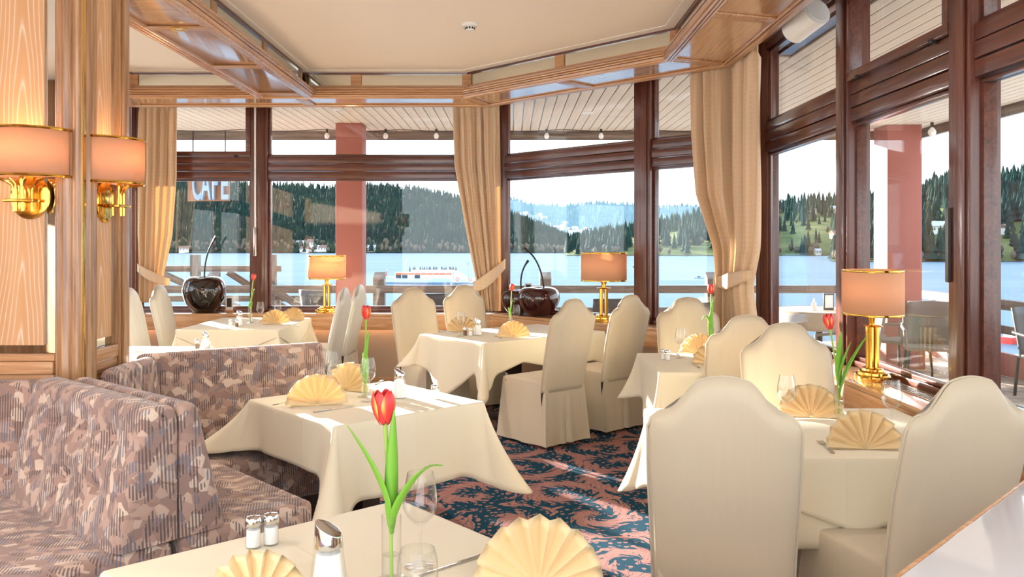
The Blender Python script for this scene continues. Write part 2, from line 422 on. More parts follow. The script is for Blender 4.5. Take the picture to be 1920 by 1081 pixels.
def interp(xs, ys, x):
    if x <= xs[0]: return ys[0]
    for i in range(len(xs)-1):
        if x <= xs[i+1]:
            return ys[i]+(ys[i+1]-ys[i])*(x-xs[i])/(xs[i+1]-xs[i])
    return ys[-1]

# ------------------------------------------------------------------ room plan (octagonal bay), glass line
YB, XD = 8.9, 2.09
CB = Vector((-.086, YB)); CD = Vector((XD, YB-(XD+.086))); CA = Vector((-4.02, YB)); CG = Vector((-6.2, 6.72))
PLAN = [Vector((-6.2, -1.2)), CG, CA, CB, CD, Vector((XD, -1.2))]       # left to right round the bay
def inset(o):
    """plan polyline moved inwards by o"""
    r2 = math.sqrt(2)
    xl, ya, s1, s2, xr = -6.2+o, YB-o, 12.92-o*r2, (CB.x+CB.y)-o*r2, XD-o
    return [Vector((xl, -1.2)), Vector((xl, s1+xl)), Vector((ya-s1, ya)), Vector((s2-ya, ya)), Vector((xr, s2-xr)), Vector((xr, -1.2))]
SILL, CEIL, SOF = .77, 3.16, 2.90

floor = MB(); P = inset(0); floor.add([(p.x, p.y, 0) for p in P], [tuple(range(len(P)))]); tag(floor.build('floor', 'carpet', smooth=False), kind='structure')
c = MB(); P = inset(-.05); c.prism([(p.x, p.y) for p in P], CEIL, CEIL+.1); tag(c.build('ceiling', 'ceiling_paint', smooth=False), kind='structure')

# ---- walls below the sill, sill boards
SIDES = ['left', 'front_left', 'front', 'front_right', 'right']
P0, P1 = inset(-.06), inset(.27)
for i, sd in enumerate(SIDES):
    a0, a1 = inset(0)[i], inset(0)[i+1]; b0, b1 = inset(.2)[i], inset(.2)[i+1]
    w = tag(MB().prism([(a0.x, a0.y), (a1.x, a1.y), (b1.x, b1.y), (b0.x, b0.y)], 0, SILL-.16).build('wall_'+sd, 'wall_paint', smooth=False), kind='structure')
    q0, q1 = inset(.0)[i], inset(.0)[i+1]; r0, r1 = inset(.3)[i], inset(.3)[i+1]
    # sill as an object with local X along the wall
    t = (q1-q0); L = t.length; ang = math.atan2(t.y, t.x); M = Matrix.Rotation(-ang, 4, 'Z')
    loc = Vector((q0.x, q0.y, 0)); loc_pts = [M @ (Vector((p.x, p.y, 0))-loc) for p in (q0, q1, r1, r0)]
    s = MB().prism([(p.x, p.y) for p in loc_pts], SILL-.03, SILL).build('sill_board', 'oak_gloss', w, .005)
    s.location = loc; s.rotation_euler = (0, 0, ang)
    fpts = [loc_pts[3], loc_pts[2]]; y0 = fpts[0].y
    f = MB().prism([(fpts[0].x, y0), (fpts[1].x, y0), (fpts[1].x, y0+.025), (fpts[0].x, y0+.025)], SILL-.17, SILL-.031).build('sill_fascia', 'oak_fascia', w, .003)
    f.location = loc; f.rotation_euler = (0, 0, ang)
    e0, e1 = inset(.02)[i], inset(.02)[i+1]
    bb0, bb1 = inset(.215)[i], inset(.215)[i+1]
    bar('baseboard', (bb0.x, bb0.y, .05), (bb1.x, bb1.y, .05), .1, .02, 'oak', w)

tag(MB().box(-6.2, -3.0, -1.3, -1.2, 0, CEIL).build('wall_back', 'oak_vertical', smooth=False), kind='structure')
# ---- windows: posts, transoms, panes
def along(i, t): a, b = PLAN[i], PLAN[i+1]; return a+(b-a)*t
HEAD = 3.1
def window(i, posts, tz0, tz1, num, corner_posts=(True, True), tilt=()):
    a, b = PLAN[i], PLAN[i+1]; t = b-a; L = t.length; ang = math.atan2(t.y, t.x)
    root = empty('window_%d' % num, (a.x, a.y, 0), ang, kind='structure')
    PW = .11
    def add(name, x0, x1, y0, y1, z0, z1, m, bev=.006, parent=root):
        return MB().box(x0, x1, y0, y1, z0, z1).build(name, m, parent, bev)
    # local: x along wall, -y to the room (wall runs left to right seen from inside)
    for k, s in enumerate(posts):
        w = PW*.75 if k in (0, len(posts)-1) else PW
        add('post', s-w, s+w*.6, -.09, .05, SILL, HEAD, 'mahogany_vertical')
        add('post_moulding', s-w*.35, s+w*.35, -.105, -.0905, SILL, HEAD, 'mahogany_vertical', .004)
    add('head_rail', 0, L, -.07, .05, HEAD-.06, HEAD, 'mahogany')
    for k in range(len(posts)-1):
        x0, x1 = posts[k]+PW*.6+.001, posts[k+1]-PW-.001
        if k == 0: x0 = posts[k]+PW*.45+.001
        if k == len(posts)-2: x1 = posts[k+1]-PW*.75-.001
        add('bottom_rail', x0, x1, -.06, .05, SILL+.001, SILL+.035, 'mahogany')
        h = (tz1-tz0)/3
        for q in range(3):
            add('transom_board', x0, x1, -.075+.006*(q != 1), .05, tz0+q*h+.003, tz0+(q+1)*h-.003, 'mahogany', .007)
        for (z0, z1, up) in ((SILL+.036, tz0, 0), (tz1, HEAD-.061, 1)):
            sw = .05 if (k in tilt and up) else .022
            if (k in tilt and up):
                yy = (-.095, -.02)
            else: yy = (-.04, .02)
            sf = MB()
            sf.box(x0, x1, yy[0], yy[1], z0+.001, z0+sw); sf.box(x0, x1, yy[0], yy[1], z1-sw, z1-.001)
            sf.box(x0, x0+sw, yy[0], yy[1], z0+sw, z1-sw); sf.box(x1-sw, x1, yy[0], yy[1], z0+sw, z1-sw)
            fr = sf.build('sash_frame', 'mahogany', root, .003)
            MB().box(x0+sw, x1-sw, -.012, .0, z0+sw, z1-sw).build('pane', 'window_glass', root, smooth=False)
            if k in tilt and up:
                for hx in (x0+.15, x1-.15):
                    MB().box(hx-.02, hx+.02, -.1, -.075, z0-.01, z0+.012).build('hinge', 'dark_metal', fr, .003)
    return root
LB = (CB-CA).length; LC = (CD-CB).length; LDw = (Vector((XD, -1.2))-CD).length; LF = (CA-CG).length; LG = 7.92
window(0, [0, 1.6, 3.2, 4.8, 6.4, LG], 2.18, 2.42, 1)
window(1, [0, LF/2, LF], 2.18, 2.42, 2)
w3 = window(2, [0, 1.36, LB], 2.18, 2.42, 3, tilt=(0,))
window(3, [0, (1.251+.086)*math.sqrt(2), LC], 2.18, 2.42, 4)
w5 = window(4, [0, 6.72-5.03, 6.72-3.70, 6.72-2.4, 6.72-1.0, LDw], 2.22, 2.46, 5, tilt=(1,))
# opener rod and handles on the frames
MB().box(1.30, 1.318, -.125, -.107, 1.45, 3.0).build('opener_rod', 'white_plastic', w3, .003)
MB().box(1.292, 1.326, -.135, -.107, 1.36, 1.66).build('opener_handle', 'steel', w3, .004)
MB().box(6.72-3.70-.10, 6.72-3.70-.08, -.112, -.091, 1.32, 1.66).build('window_handle', 'grille', w5, .006)
# radiator grille let into the right sill
for y0, y1 in ((2.2, 4.35), (5.25, 6.3)):
    g = empty('radiator_grille', (XD-.12, y0, SILL), 0, 'long perforated metal grille let into the right sill '+('beside the brass lamp' if y0 < 3 else 'by the right curtain'), 'grille')
    MB().box(-.045, .045, 0, y1-y0, .0005, .004).build('grille_frame', 'oak_y', g, .001)
    sl = MB()
    n = int((y1-y0)/.022)
    for k in range(n):
        yy = .012+k*.022
        for c in range(3): sl.box(-.036+c*.025, -.016+c*.025, yy, yy+.012, .0042, .0062)
    sl.build('grille_slats', 'grille', g, smooth=False)['kind'] = 'stuff'

# ---- cornice / soffit box running round the bay
PROF_FACE = [(.90, SOF), (.935, SOF+.0), (.94, SOF+.018), (.915, SOF+.03), (.93, SOF+.045), (.93, SOF+.06), (.90, SOF+.075), (.905, SOF+.09), (.88, SOF+.10), (.84, SOF+.105), (.84, SOF+.005)]
def ring_pt(i):
    return lambda o, z, t: (lambda a, b: Vector((a.x+(b.x-a.x)*t, a.y+(b.y-a.y)*t, z)))(inset(o)[i], inset(o)[i+1])
for i, sd in enumerate(SIDES):
    root = empty('trim_%d' % (i+1), (0, 0, 0), kind='structure')
    a, b = inset(.6)[i], inset(.6)[i+1]; t = b-a; L = t.length; ang = math.atan2(t.y, t.x)
    Minv = (Matrix.Translation((a.x, a.y, 0)) @ Matrix.Rotation(ang, 4, 'Z')).inverted()
    def piece(name, prof, m, bevel=0, params=(0, 1), parent=None):
        f = ring_pt(i)
        mb = MB().sweep(prof, lambda o, z, t: Minv @ f(o, z, t), params)
        o = mb.build(name, m, root if parent is None else parent, bevel, angle=25)
        o.location = (a.x, a.y, 0); o.rotation_euler = (0, 0, ang); return o
    piece('soffit_panel', [(.40, SOF+.008), (.844, SOF+.008), (.844, SOF+.02), (.90, SOF+.02), (.90, SOF+.045), (.40, SOF+.045)], 'oak_gloss')
    piece('cornice_moulding', PROF_FACE, 'oak')
    piece('soffit_edge', [(.36, SOF-.012), (.41, SOF-.012), (.415, SOF+.01), (.41, SOF+.06), (.36, SOF+.06)], 'oak', .003)
    piece('inner_lip', [(.855, SOF+.001), (.899, SOF+.001), (.899, SOF+.019), (.845, SOF+.019)], 'oak')
    piece('frieze_back', [(.80, SOF+.046), (.82, SOF+.046), (.82, CEIL-.001), (.80, CEIL-.001)], 'oak')
    piece('frieze_lower_rail', [(.82, SOF+.1055), (.835, SOF+.1055), (.835, SOF+.125), (.82, SOF+.125)], 'oak')
    piece('frieze_top_rail', [(.82, CEIL-.03), (.84, CEIL-.03), (.845, CEIL-.0012), (.82, CEIL-.0012)], 'mahogany')
    piece('ceiling_bead', [(.846, CEIL-.012), (.92, CEIL-.006), (.92, CEIL-.0005), (.846, CEIL-.0005)], 'ceiling_paint')
    for o_, z_, r_ in ((.86, -.002, .010), (.885, -.003, .010), (.912, -.004, .011), (.932, .032, .007), (.935, .052, .007), (.43, -.0, .009)):
        piece('soffit_reed', [(o_+r_*math.cos(2*PI*k/10), SOF+z_+r_*math.sin(2*PI*k/10)) for k in range(10)], 'oak_gloss')
    # curtain channel back
    piece('channel_top', [(.05, HEAD+.001), (.359, HEAD+.001), (.359, HEAD+.02), (.05, HEAD+.02)], 'oak')
    piece('curtain_track', [(.27, 3.022), (.30, 3.022), (.30, HEAD+.0005), (.27, HEAD+.0005)], 'dark_metal')
    # upright stiles and mirror panels between, soffit battens
    La = (inset(.83)[i+1]-inset(.83)[i]).length
    npan = max(1, round(La/1.25)) if i != 2 else 3
    f = ring_pt(i)
    w = .05/La*1.0
    for k in range(npan+1):
        tc = k/npan
        t0, t1 = max(0, tc-w), min(1, tc+w)
        piece('frieze_stile', [(.8205, SOF+.1255), (.838, SOF+.1255), (.838, CEIL-.0305), (.8205, CEIL-.0305)], 'oak', params=(t0, t1))
        if k < npan:
            piece('frieze_mirror', [(.8205, SOF+.126), (.826, SOF+.126), (.826, CEIL-.031), (.8205, CEIL-.031)], 'mirror', params=(tc+w+.001, (k+1)/npan-w-.001))
    nb = max(1, round(La/1.3))
    for k in range(nb+1):
        tc = k/nb; ww = .055/La
        piece('soffit_batten', [(.441, SOF-.006), (.848, SOF-.006), (.848, SOF+.0075), (.441, SOF+.0075)], 'oak', .004, params=(max(0, tc-ww), min(1, tc+ww)))

# ---- ceiling beam running to the front bay
bx0, bx1, by0, by1 = -2.44, -1.93, -1.0, YB-.95
beam = empty('trim_6', (0, 0, 0), kind='structure')
def bpart(name, x0, x1, y0, y1, z0, z1, m, bev=.004):
    return MB().box(x0, x1, y0, y1, z0, z1).build(name, m, beam, bev)
bpart('beam_panel', bx0+.06, bx1-.06, by0, by1, SOF+.006, SOF+.05, 'oak_gloss')
for s, xe in ((-1, bx0), (1, bx1)):
    pr = [(0, SOF), (.035, SOF-.004), (.055, SOF+.012), (.04, SOF+.03), (.055, SOF+.05), (.05, SOF+.065), (.02, SOF+.08), (.02, SOF+.1), (-.05, SOF+.105), (-.06, SOF+.0), ]
    MB().sweep([(o, z) for o, z in pr], lambda o, z, t, s=s, xe=xe: Vector((xe+s*(o-.02), t, z)), (by0, by1)).build('beam_moulding', 'oak_y', beam, angle=25)
    for o_, z_, r_ in ((-.05, .0, .011), (-.025, -.003, .011), (.0, -.006, .012), (.032, .03, .008), (.036, .055, .008)):
        MB().tube([(xe+s*o_, by0, SOF+z_), (xe+s*o_, by1, SOF+z_)], r_, 10).build('beam_reed', 'oak_gloss', beam)
    xi = xe-s*.09
    MB().box(min(xi, xi-s*.02), max(xi, xi-s*.02), by0, by1, SOF+.051, CEIL-.001).build('frieze_back', 'oak_y', beam)
    MB().box(min(xi, xi+s*.02), max(xi, xi+s*.02), by0, by1, CEIL-.03, CEIL-.0015).build('frieze_top_rail', 'mahogany', beam)
    MB().box(min(xi, xi+s*.075)+.0213*(s > 0), max(xi, xi+s*.075)-.0213*(s < 0), by0, by1, CEIL-.008, CEIL-.001).build('ceiling_bead', 'ceiling_paint', beam)
    ys = [by1-.02-1.15*k for k in range(8)]
    for k, yk in enumerate(ys):
        MB().box(min(xi, xi+s*.018), max(xi, xi+s*.018), yk-.05, yk+.02, SOF+.106, CEIL-.031).build('frieze_stile', 'oak_vertical', beam)
        if k < len(ys)-1:
            MB().box(min(xi, xi+s*.006), max(xi, xi+s*.006), ys[k+1]+.022, yk-.052, SOF+.106, CEIL-.031).build('frieze_mirror', 'mirror', beam, smooth=False)
for k in range(8):
    yk = by1-.12-1.2*k
    MB().box(bx0+.062, bx1-.062, yk-.05, yk+.05, SOF-.006, SOF+.0055).build('beam_batten', 'oak', beam, .012)

# ------------------------------------------------------------------ recessed downlights (one seen in the beam, the others added for fill light)
def downlight(x, y, z, label, power=55):
    r = empty('downlight', (x, y, z), 0, label, 'ceiling light', 'recessed brass downlights')
    MB().lathe([(.028, -.002), (.042, -.006), (.05, -.004), (.05, 0.0), (.028, .001)], 20, caps=False).build('trim_ring', 'brass', r)
    MB().lathe([(0, .0), (.0275, -.0008)], 16, caps=False).build('lens', 'bulb', r)
    ld = bpy.data.lights.new('downlight_lamp', 'SPOT'); lo = bpy.data.objects.new('downlight_lamp', ld); COL.objects.link(lo); lo.parent = r
    lo.location = (0, 0, -.02); ld.energy = power; ld.spot_size = math.radians(120); ld.spot_blend = 1; ld.color = (1, .93, .84); ld.shadow_soft_size = .03
p = at(345, 57, SOF+.018)
p = Vector(((345-CX)/F_PX*((SOF-EYE)*F_PX/(HZ-57)), (SOF-EYE)*F_PX/(HZ-57), SOF-.003))
ykb = [by1-.12-1.2*k for k in range(8)]
downlight(p.x, min(ykb, key=lambda y: abs(y-p.y)), SOF-.0065, 'round brass recessed downlight in the oak ceiling beam')
for k, lab in ((5, 'added unseen fill downlight in the oak beam over the nearest table'), (6, 'added unseen fill downlight in the oak beam behind the viewer, left'), (2, 'added fill downlight in the oak beam above the banquette')):
    downlight((bx0+bx1)/2, ykb[k], SOF-.0065, lab)  # extra beam spots added to brighten the left booths and nearest table
for k, y in enumerate((3.5, 1.0)):  # out-of-view soffit spots added as fill for the right side
    downlight(XD-.64, y, SOF+.0075, 'added unseen fill downlight in the right soffit ahead of the frame' if k == 0 else 'added unseen fill downlight in the right soffit beside the viewer', 16)

# ------------------------------------------------------------------ pillar partition on the left (oak, mirrors)
wl = empty('wall_pillar', (0, 0, 0), kind='structure')
FY, FX, ZB = 3.62, -1.90, .80
PX0, PY1 = -3.3, 4.09
def wpart(name, x0, x1, y0, y1, z0, z1, m, bev=.004, parent=wl): return MB().box(x0, x1, y0, y1, z0, z1).build(name, m, parent, bev)
wpart('pillar_core', PX0, FX-.03, FY+.03, PY1-.02, 0, CEIL-.002, 'wall_paint', 0)
# face towards the room's near booth
wpart('mirror_panel', PX0, -1.985, FY+.012, FY+.029, 1.02, CEIL-.003, 'mirror', 0)
wpart('wood_panel', -2.50, -2.035, FY-.004, FY+.0115, 1.055, CEIL-.004, 'limed_veneer', .003)
for k, (z0, z1, d) in enumerate(((.80, .87, .03), (.871, .93, .015), (.931, .985, .025), (.986, 1.018, .01))):
    wpart('rail_moulding', PX0, -1.985, FY-d, FY+.029, z0, z1, 'oak', .006)
# corner post: bundled round mouldings with a brass strip
cp = MB()
cp.lathe([(.048, 0), (.048, CEIL-.004)], 20, (-1.945, FY+.02, 0)); cp.build('corner_roll', 'oak_vertical', wl)
MB().lathe([(.026, 0), (.026, CEIL-.004)], 16, (-1.893, FY+.008, 0)).build('corner_bead', 'oak_vertical', wl)
MB().box(-1.874, -1.868, FY-.004, FY+.03, .8, CEIL-.005).build('brass_strip', 'brass', wl, .001)
MB().lathe([(.032, 0), (.032, CEIL-.004)], 16, (-1.893, FY+.072, 0)).build('corner_bead', 'oak_vertical', wl)
MB().lathe([(.02, 0), (.02, CEIL-.004)], 16, (-1.885, FY+.115, 0)).build('corner_bead', 'oak_vertical', wl)
# face towards the far booth
wpart('mirror_panel', FX-.029, FX-.012, FY+.12, 3.98, 1.02, CEIL-.003, 'mirror', 0)
wpart('wood_panel', FX-.0115, FX+.006, 3.785, 3.935, 1.06, CEIL-.12, 'limed_veneer', .003)
wpart('end_stile', FX-.028, FX+.022, 3.981, PY1, .8, CEIL-.004, 'oak_vertical', .008)
wpart('end_bead', FX+.0225, FX+.034, 4.0, 4.05, .8, CEIL-.005, 'oak_vertical', .005)
for k, (z0, z1, d) in enumerate(((.80, .9, .02), (.901, .96, .012), (.961, 1.018, .02))):
    wpart('rail_moulding', FX-.028, FX+d, FY+.13, 3.98, z0, z1, 'oak_y', .006)

# wall sconces
def sconce(loc, rz, label):
    r = empty('wall_sconce', loc, rz, label, 'wall lamp', 'brass wall sconces on the oak pillar')   # local: -y away from the wall
    R = .176
    sh = MB()
    n = 28
    sh.grid(n, 2, lambda u, v: Vector((-R*math.cos(PI*u), -.012-R*.92*math.sin(PI*u), .0+.2*v)))
    sh.box(-R, R, -.012, -.0105, 0, .2)
    so = sh.build('lamp_shade', 'shade', r, solid=.0025)
    for z in (-.006, .194):
        MB().tube([Vector((-R*1.01*math.cos(PI*i/28), -.012-R*.935*math.sin(PI*i/28), z+.006)) for i in range(29)], .0065, 6).build('rim', 'brass', so)
    MB().lathe([(0, 0), (.085, 0), (.085, .008), (.07, .014), (0, .014)], 28, (0, 0, 0), 1, 1).build('back_plate', 'brass', r).matrix_local = Matrix.Translation((0, -.002, -.085)) @ Matrix.Rotation(PI/2, 4, 'X') @ Matrix.Diagonal((1, 1.15, 1, 1))
    for k in range(4):
        x = (-.048, -.017, .017, .048)[k]; d = (-.06, -.085, -.085, -.06)[k]
        pts = [(x*.8, d, -.15), (x*.8, d, -.06), (x*1.0, d, -.035), (x*1.5, d-.01, -.018), (x*2.0, d-.012, -.010)]
        MB().tube(pts, .0065, 8).build('arm', 'brass', r)
    MB().box(-.065, .065, -.1, -.045, -.112, -.098).build('arm_clasp', 'brass', r, .004)
    MB().tube([(0, -.012, -.105), (0, -.05, -.105)], .009, 8).build('bracket', 'brass', r)
    MB().tube([(0, -.07, -.1), (0, -.07, .03)], .008, 8).build('candle_tube', 'brass', r)
    MB().lathe([(.0, .03), (.018, .04), (.022, .065), (.014, .09), (0, .1)], 12, (0, -.07, 0)).build('bulb', 'bulb', r)
    ld = bpy.data.lights.new('sconce_lamp', 'POINT'); lo = bpy.data.objects.new('sconce_lamp', ld); COL.objects.link(lo); lo.parent = r
    lo.location = (0, -.08, .12); ld.energy = 1.1; ld.color = (1, .72, .42); ld.shadow_soft_size = .02
    return r
sconce((-2.09, FY-.004, 1.785), 0, 'brass wall sconce with peach half-round shade on the near pillar face')
sconce((FX+.006, 3.86, 1.775), PI/2, 'brass wall sconce with peach shade on the pillar side facing the windows')

# ------------------------------------------------------------------ banquettes
def bench_back(name, p0, p1, t_top, t_bot, z0, z1, parent, front, tufts=None):
    """upholstered back from p0 to p1 (plan points of its rear foot); front = plan unit normal of the seating face"""
    p0, p1 = Vector(p0), Vector(p1); n = Vector(front).normalized(); d = p1-p0; L = d.length; dx = d.normalized()
    rear = 0.0
    prof = [(0, z0), (t_bot, z0), (t_bot*.97, z0+.06)]
    nz = 10
    for k in range(1, nz): 
        f = k/nz; prof.append((t_bot*.97+(t_top-t_bot*.97)*f, z0+.06+(z1-.05-z0-.06)*f))
    for k in range(6): 
        a = PI/2*k/5; prof.append((t_top-.045+.045*math.cos(a), z1-.045+.045*math.sin(a)))
    prof += [(.02, z1), (.006, z1-.008), (0, z1-.03)]
    nu = 34; vs = []
    mb = MB()
    def pt(o, z, s):
        e = min(s, L-s); r = .035
        o2 = o
        if e < r: 
            k = 1-math.sqrt(max(0, 1-((r-e)/r)**2)); o2 = o-k*r*(1 if o > t_top*.5 else 0); z = z-(k*r if z > z1-.06 else 0)
        if tufts and o > .03:
            for (ts, tz) in tufts:
                dd = ((s-ts)**2+(z-tz)**2)**.5
                o2 -= .034*math.exp(-(dd/.022)**2)+.024*math.exp(-(dd/.075)**2)
            o2 += .02
        q = p0+dx*s+n*o2
        return Vector((q.x, q.y, z))
    if tufts:
        nu = 70; pr = []
        for a, b in zip(prof, prof[1:]):
            k = max(1, int(((a[0]-b[0])**2+(a[1]-b[1])**2)**.5/.014)); pr += [(a[0]+(b[0]-a[0])*i/k, a[1]+(b[1]-a[1])*i/k) for i in range(k)]
        prof = pr+[prof[-1]]
    params = sorted(set([0, .004, .012, .024, .036]+[.036+(L-.072)*i/nu for i in range(1, nu)]+[L-.036, L-.024, L-.012, L-.004, L]))
    mb.sweep(prof, pt, params)
    o = mb.build(name, 'upholstery', parent, angle=60)
    if tufts:
        for (ts, tz) in tufts:
            f = (tz-z0-.06)/(z1-.05-z0-.06); oo = t_bot*.97+(t_top-t_bot*.97)*f-.026
            q = p0+dx*ts+n*oo
            MB().lathe([(0, -.008), (.012, -.006), (.015, 0), (.012, .006), (0, .008)], 12).build('button', 'upholstery', o).matrix_world = Matrix.Translation((q.x, q.y, tz)) @ n.to_3d().to_track_quat('Z', 'Y').to_matrix().to_4x4()
    return o
def seat_slab(name, poly, z0, z1, parent):
    o = MB().prism(poly, z0, z1).build(name, 'upholstery', parent, .045, seg=4, angle=60); return o
SPA, SPB = Vector((-1.93, 3.56)), Vector((-1.165, 2.905))     # spine line between the two booths
sd = (SPB-SPA).normalized(); nn = Vector((sd.y, -sd.x)); nn = nn if nn.y < 0 else -nn   # towards near booth
near = empty('corner_banquette', (-2.2, 3.2, 0), 0, 'patterned mauve corner banquette with buttoned back, below the oak pillar in front', 'bench')
far = empty('corner_banquette', (-1.6, 3.9, 0), 0, 'patterned mauve corner banquette wrapping the middle table, its high back behind it', 'bench')
def rel(parent):
    for ch in parent.children:
        ch.matrix_parent_inverse = Matrix.Translation(-Vector(parent.location))
LSP = (SPB-SPA).length
tf = [(LSP*.28, .80), (LSP*.52, .80), (LSP*.76, .80), (LSP*.22, .62), (LSP*.47, .62), (LSP*.72, .62)]
s0 = SPA+nn*.004; s1 = SPB+nn*.004
bench_back('backrest', (s0.x, s0.y), (s1.x, s1.y), .10, .19, .468, .935, near, (nn.x, nn.y), tf)
bench_back('backrest', (-3.2, FY-.035), (-1.99, FY-.035), .09, .16, .468, .915, near, (0, -1))
u = Vector((-sd.y, sd.x)); 
pA = SPA+nn*.01; pB = SPB+nn*.01
seat_slab('seat', [(-3.2, FY-.04), (pA.x-.05, FY-.04), (pB.x, pB.y), (pB.x+nn.x*.56, pB.y+nn.y*.56), (-2.02, 3.0), (-3.2, 3.0)], .22, .468, near)
MB().prism([(-3.2, FY-.06), (pA.x-.07, FY-.06), (pB.x-.05, pB.y+.03), (pB.x+nn.x*.48-.05, pB.y+nn.y*.48+.03), (-2.06, 3.08), (-3.2, 3.08)], 0.002, .22).build('plinth', 'leg_dark', near)
rel(near)
s0 = SPA-nn*.004+sd*.10; s1 = SPB-nn*.004
bench_back('backrest', (s0.x, s0.y), (s1.x, s1.y), .085, .18, .468, .935, far, (-nn.x, -nn.y))
bench_back('backrest', (FX+.045, 3.74), (FX+.045, 4.20), .07, .13, .468, .93, far, (1, 0))
FA, FB = Vector((-1.93, 4.26)), Vector((-1.10, 4.78)); fd = (FB-FA).normalized(); fn = Vector((fd.y, -fd.x))
bench_back('backrest', (FA.x, FA.y), (FB.x, FB.y), .08, .14, .468, .935, far, (fn.x, fn.y))
qA, qB = SPA-nn*.01, SPB-nn*.01
e1 = qB-nn*.56; 
fa, fb = FA+fn*.004, FB+fn*.004; fb2 = fb+fn*.5
seat_slab('seat', [(qA.x+sd.x*.1, qA.y+sd.y*.1), (qB.x, qB.y), (e1.x, e1.y), (-1.36, 3.92), (fb2.x, fb2.y), (fb.x, fb.y), (fa.x+.05, fa.y), (FX+.06, 4.2)], .22, .468, far)
MB().prism([(qA.x+.03, qA.y+.03), (qB.x-.03, qB.y+.06), (e1.x-.06, e1.y-.0), (-1.42, 3.92), (fb2.x-.06, fb2.y), (fb.x-.04, fb.y-.04), (fa.x+.04, fa.y-.02), (FX+.075, 4.2)], .002, .22).build('plinth', 'leg_dark', far)
rel(far)

# ------------------------------------------------------------------ tables and cloths
def table(cx, cy, rz, a, b, label, h=.735):
    r = empty('dining_table', (cx, cy, 0), rz, label, 'table')
    MB().box(-a, a, -b, b, h-.03, h).build('table_top', 'leg_dark', r, .004)
    MB().box(-.05, .05, -.05, .05, .06, h-.03).build('pedestal', 'leg_dark', r, .006)
    for k in range(4):
        q = MB().box(-.035, min(a, b)*.75, -.035, .035, .002, .06).build('foot', 'leg_dark', r, .006); q.rotation_euler = (0, 0, PI/4+k*PI/2)
    return r
def cloth(name, cx, cy, rz, a, b, z, label, side_h, corner, apex=(), rows=12, m='tablecloth', cat='tablecloth', group=None, base_flare=.03, wave=.012, seed=1):
    """cloth over a rectangle; side_h[k] = drop on side k, corner[k] = (drop, flare), apex = [(side, t, extra, halfwidth)]"""
    rnd = random.Random(seed); ph = [rnd.uniform(0, 6.28) for _ in range(8)]
    cs = [(-a, -b), (a, -b), (a, b), (-a, b)]; nr = [(0, -1), (1, 0), (0, 1), (-1, 0)]; rad = .014
    ring = []   # (px, py, nx, ny, drop, flare)
    for k in range(4):
        p, q = cs[k], cs[(k+1) % 4]; L = math.hypot(q[0]-p[0], q[1]-p[1]); n = nr[k]; NS = 44
        dirx, diry = (q[0]-p[0])/L, (q[1]-p[1])/L
        for i in range(NS+1):
            t = i/NS; s = rad+(L-2*rad)*t
            d = side_h[k]; fl = base_flare
            for (ck, dist) in ((k, s), ((k+1) % 4, L-s)):
                w = math.exp(-(dist/.075)**2); d += (corner[ck][0]-d)*w*.55; fl += (corner[ck][1]-fl)*w*.30
                # pinch beside the corner fold
                fl -= .05*math.exp(-((dist-.13)/.05)**2)
            for (ak, at_, ex, hw) in apex:
                if ak == k: d += ex*max(0, 1-abs(t-at_)/hw)
            fl += wave*2*math.sin(t*9+ph[k])
            ring.append((p[0]+dirx*s, p[1]+diry*s, n[0], n[1], d, fl))
        m2 = nr[(k+1) % 4]; ck = (k+1) % 4; ccx = q[0]-rad*(1 if q[0] > 0 else -1); ccy = q[1]-rad*(1 if q[1] > 0 else -1)
        NC = 14
        for i in range(1, NC):
            th = PI/2*i/NC; nx = n[0]*math.cos(th)+m2[0]*math.sin(th); ny = n[1]*math.cos(th)+m2[1]*math.sin(th)
            w = math.sin(2*th)**1.3
            d0 = (side_h[k]*(1-i/NC)+side_h[ck]*i/NC); d0 += (corner[ck][0]-d0)*.55
            f0 = base_flare+(corner[ck][1]-base_flare)*.30
            ring.append((ccx+nx*rad, ccy+ny*rad, nx, ny, d0+(corner[ck][0]-d0)*w, f0+(corner[ck][1]-f0)*w))
    n = len(ring); mb = MB(); vs = []; 
    vs += [(x-nx*.012, y-ny*.012, z) for x, y, nx, ny, d, f in ring]
    vs += [(x-nx*.003, y-ny*.003, z-.0015) for x, y, nx, ny, d, f in ring]
    for j in range(rows+1):
        t = j/rows
        for x, y, nx, ny, d, f in ring:
            dd = .006+(d-.006)*t
            vs.append((x+nx*f*dd*(.55+.45*t), y+ny*f*dd*(.55+.45*t), z-dd))
    fs = [tuple(range(n))]
    for j in range(rows+2):
        for i in range(n):
            k = (i+1) % n; fs.append((j*n+i, (j+1)*n+i, (j+1)*n+k, j*n+k))
    mb.add(vs, fs); o = mb.build(name, m, solid=.0016, angle=50)
    o.location = (cx, cy, 0); o.rotation_euler = (0, 0, rz); return tag(o, label, cat, group)
TZ = .737
def setting_table(key, cx, cy, deg, a, b, tl, cl, side_h, corner, apex=(), seed=1, **kw):
    table(cx, cy, math.radians(deg), a, b, tl)
    return cloth('tablecloth', cx, cy, math.radians(deg), a+.004, b+.004, TZ, cl, side_h, corner, apex, seed=seed, **kw)
# front table (bottom of the frame)
T0 = (-.375, 1.895); T0R = 41
setting_table('T0', T0[0], T0[1], T0R, .41, .41, 'square pedestal table nearest the viewer, under its cream cloth', 'cream tablecloth on the nearest table at the bottom of the picture', [.33]*4, [(.4, .6)]*4, seed=3)
# middle table by the banquette
T1 = (-.708, 4.03); T1R = 42
setting_table('T1', T1[0], T1[1], T1R, .405, .405, 'square pedestal table in the middle booth, under its cream cloth', 'cream tablecloth with pointed corners on the middle table beside the banquette', [.335, .335, .30, .225], [(.46, .55), (.43, .55), (.36, .6), (.245, 1.2)], seed=5)
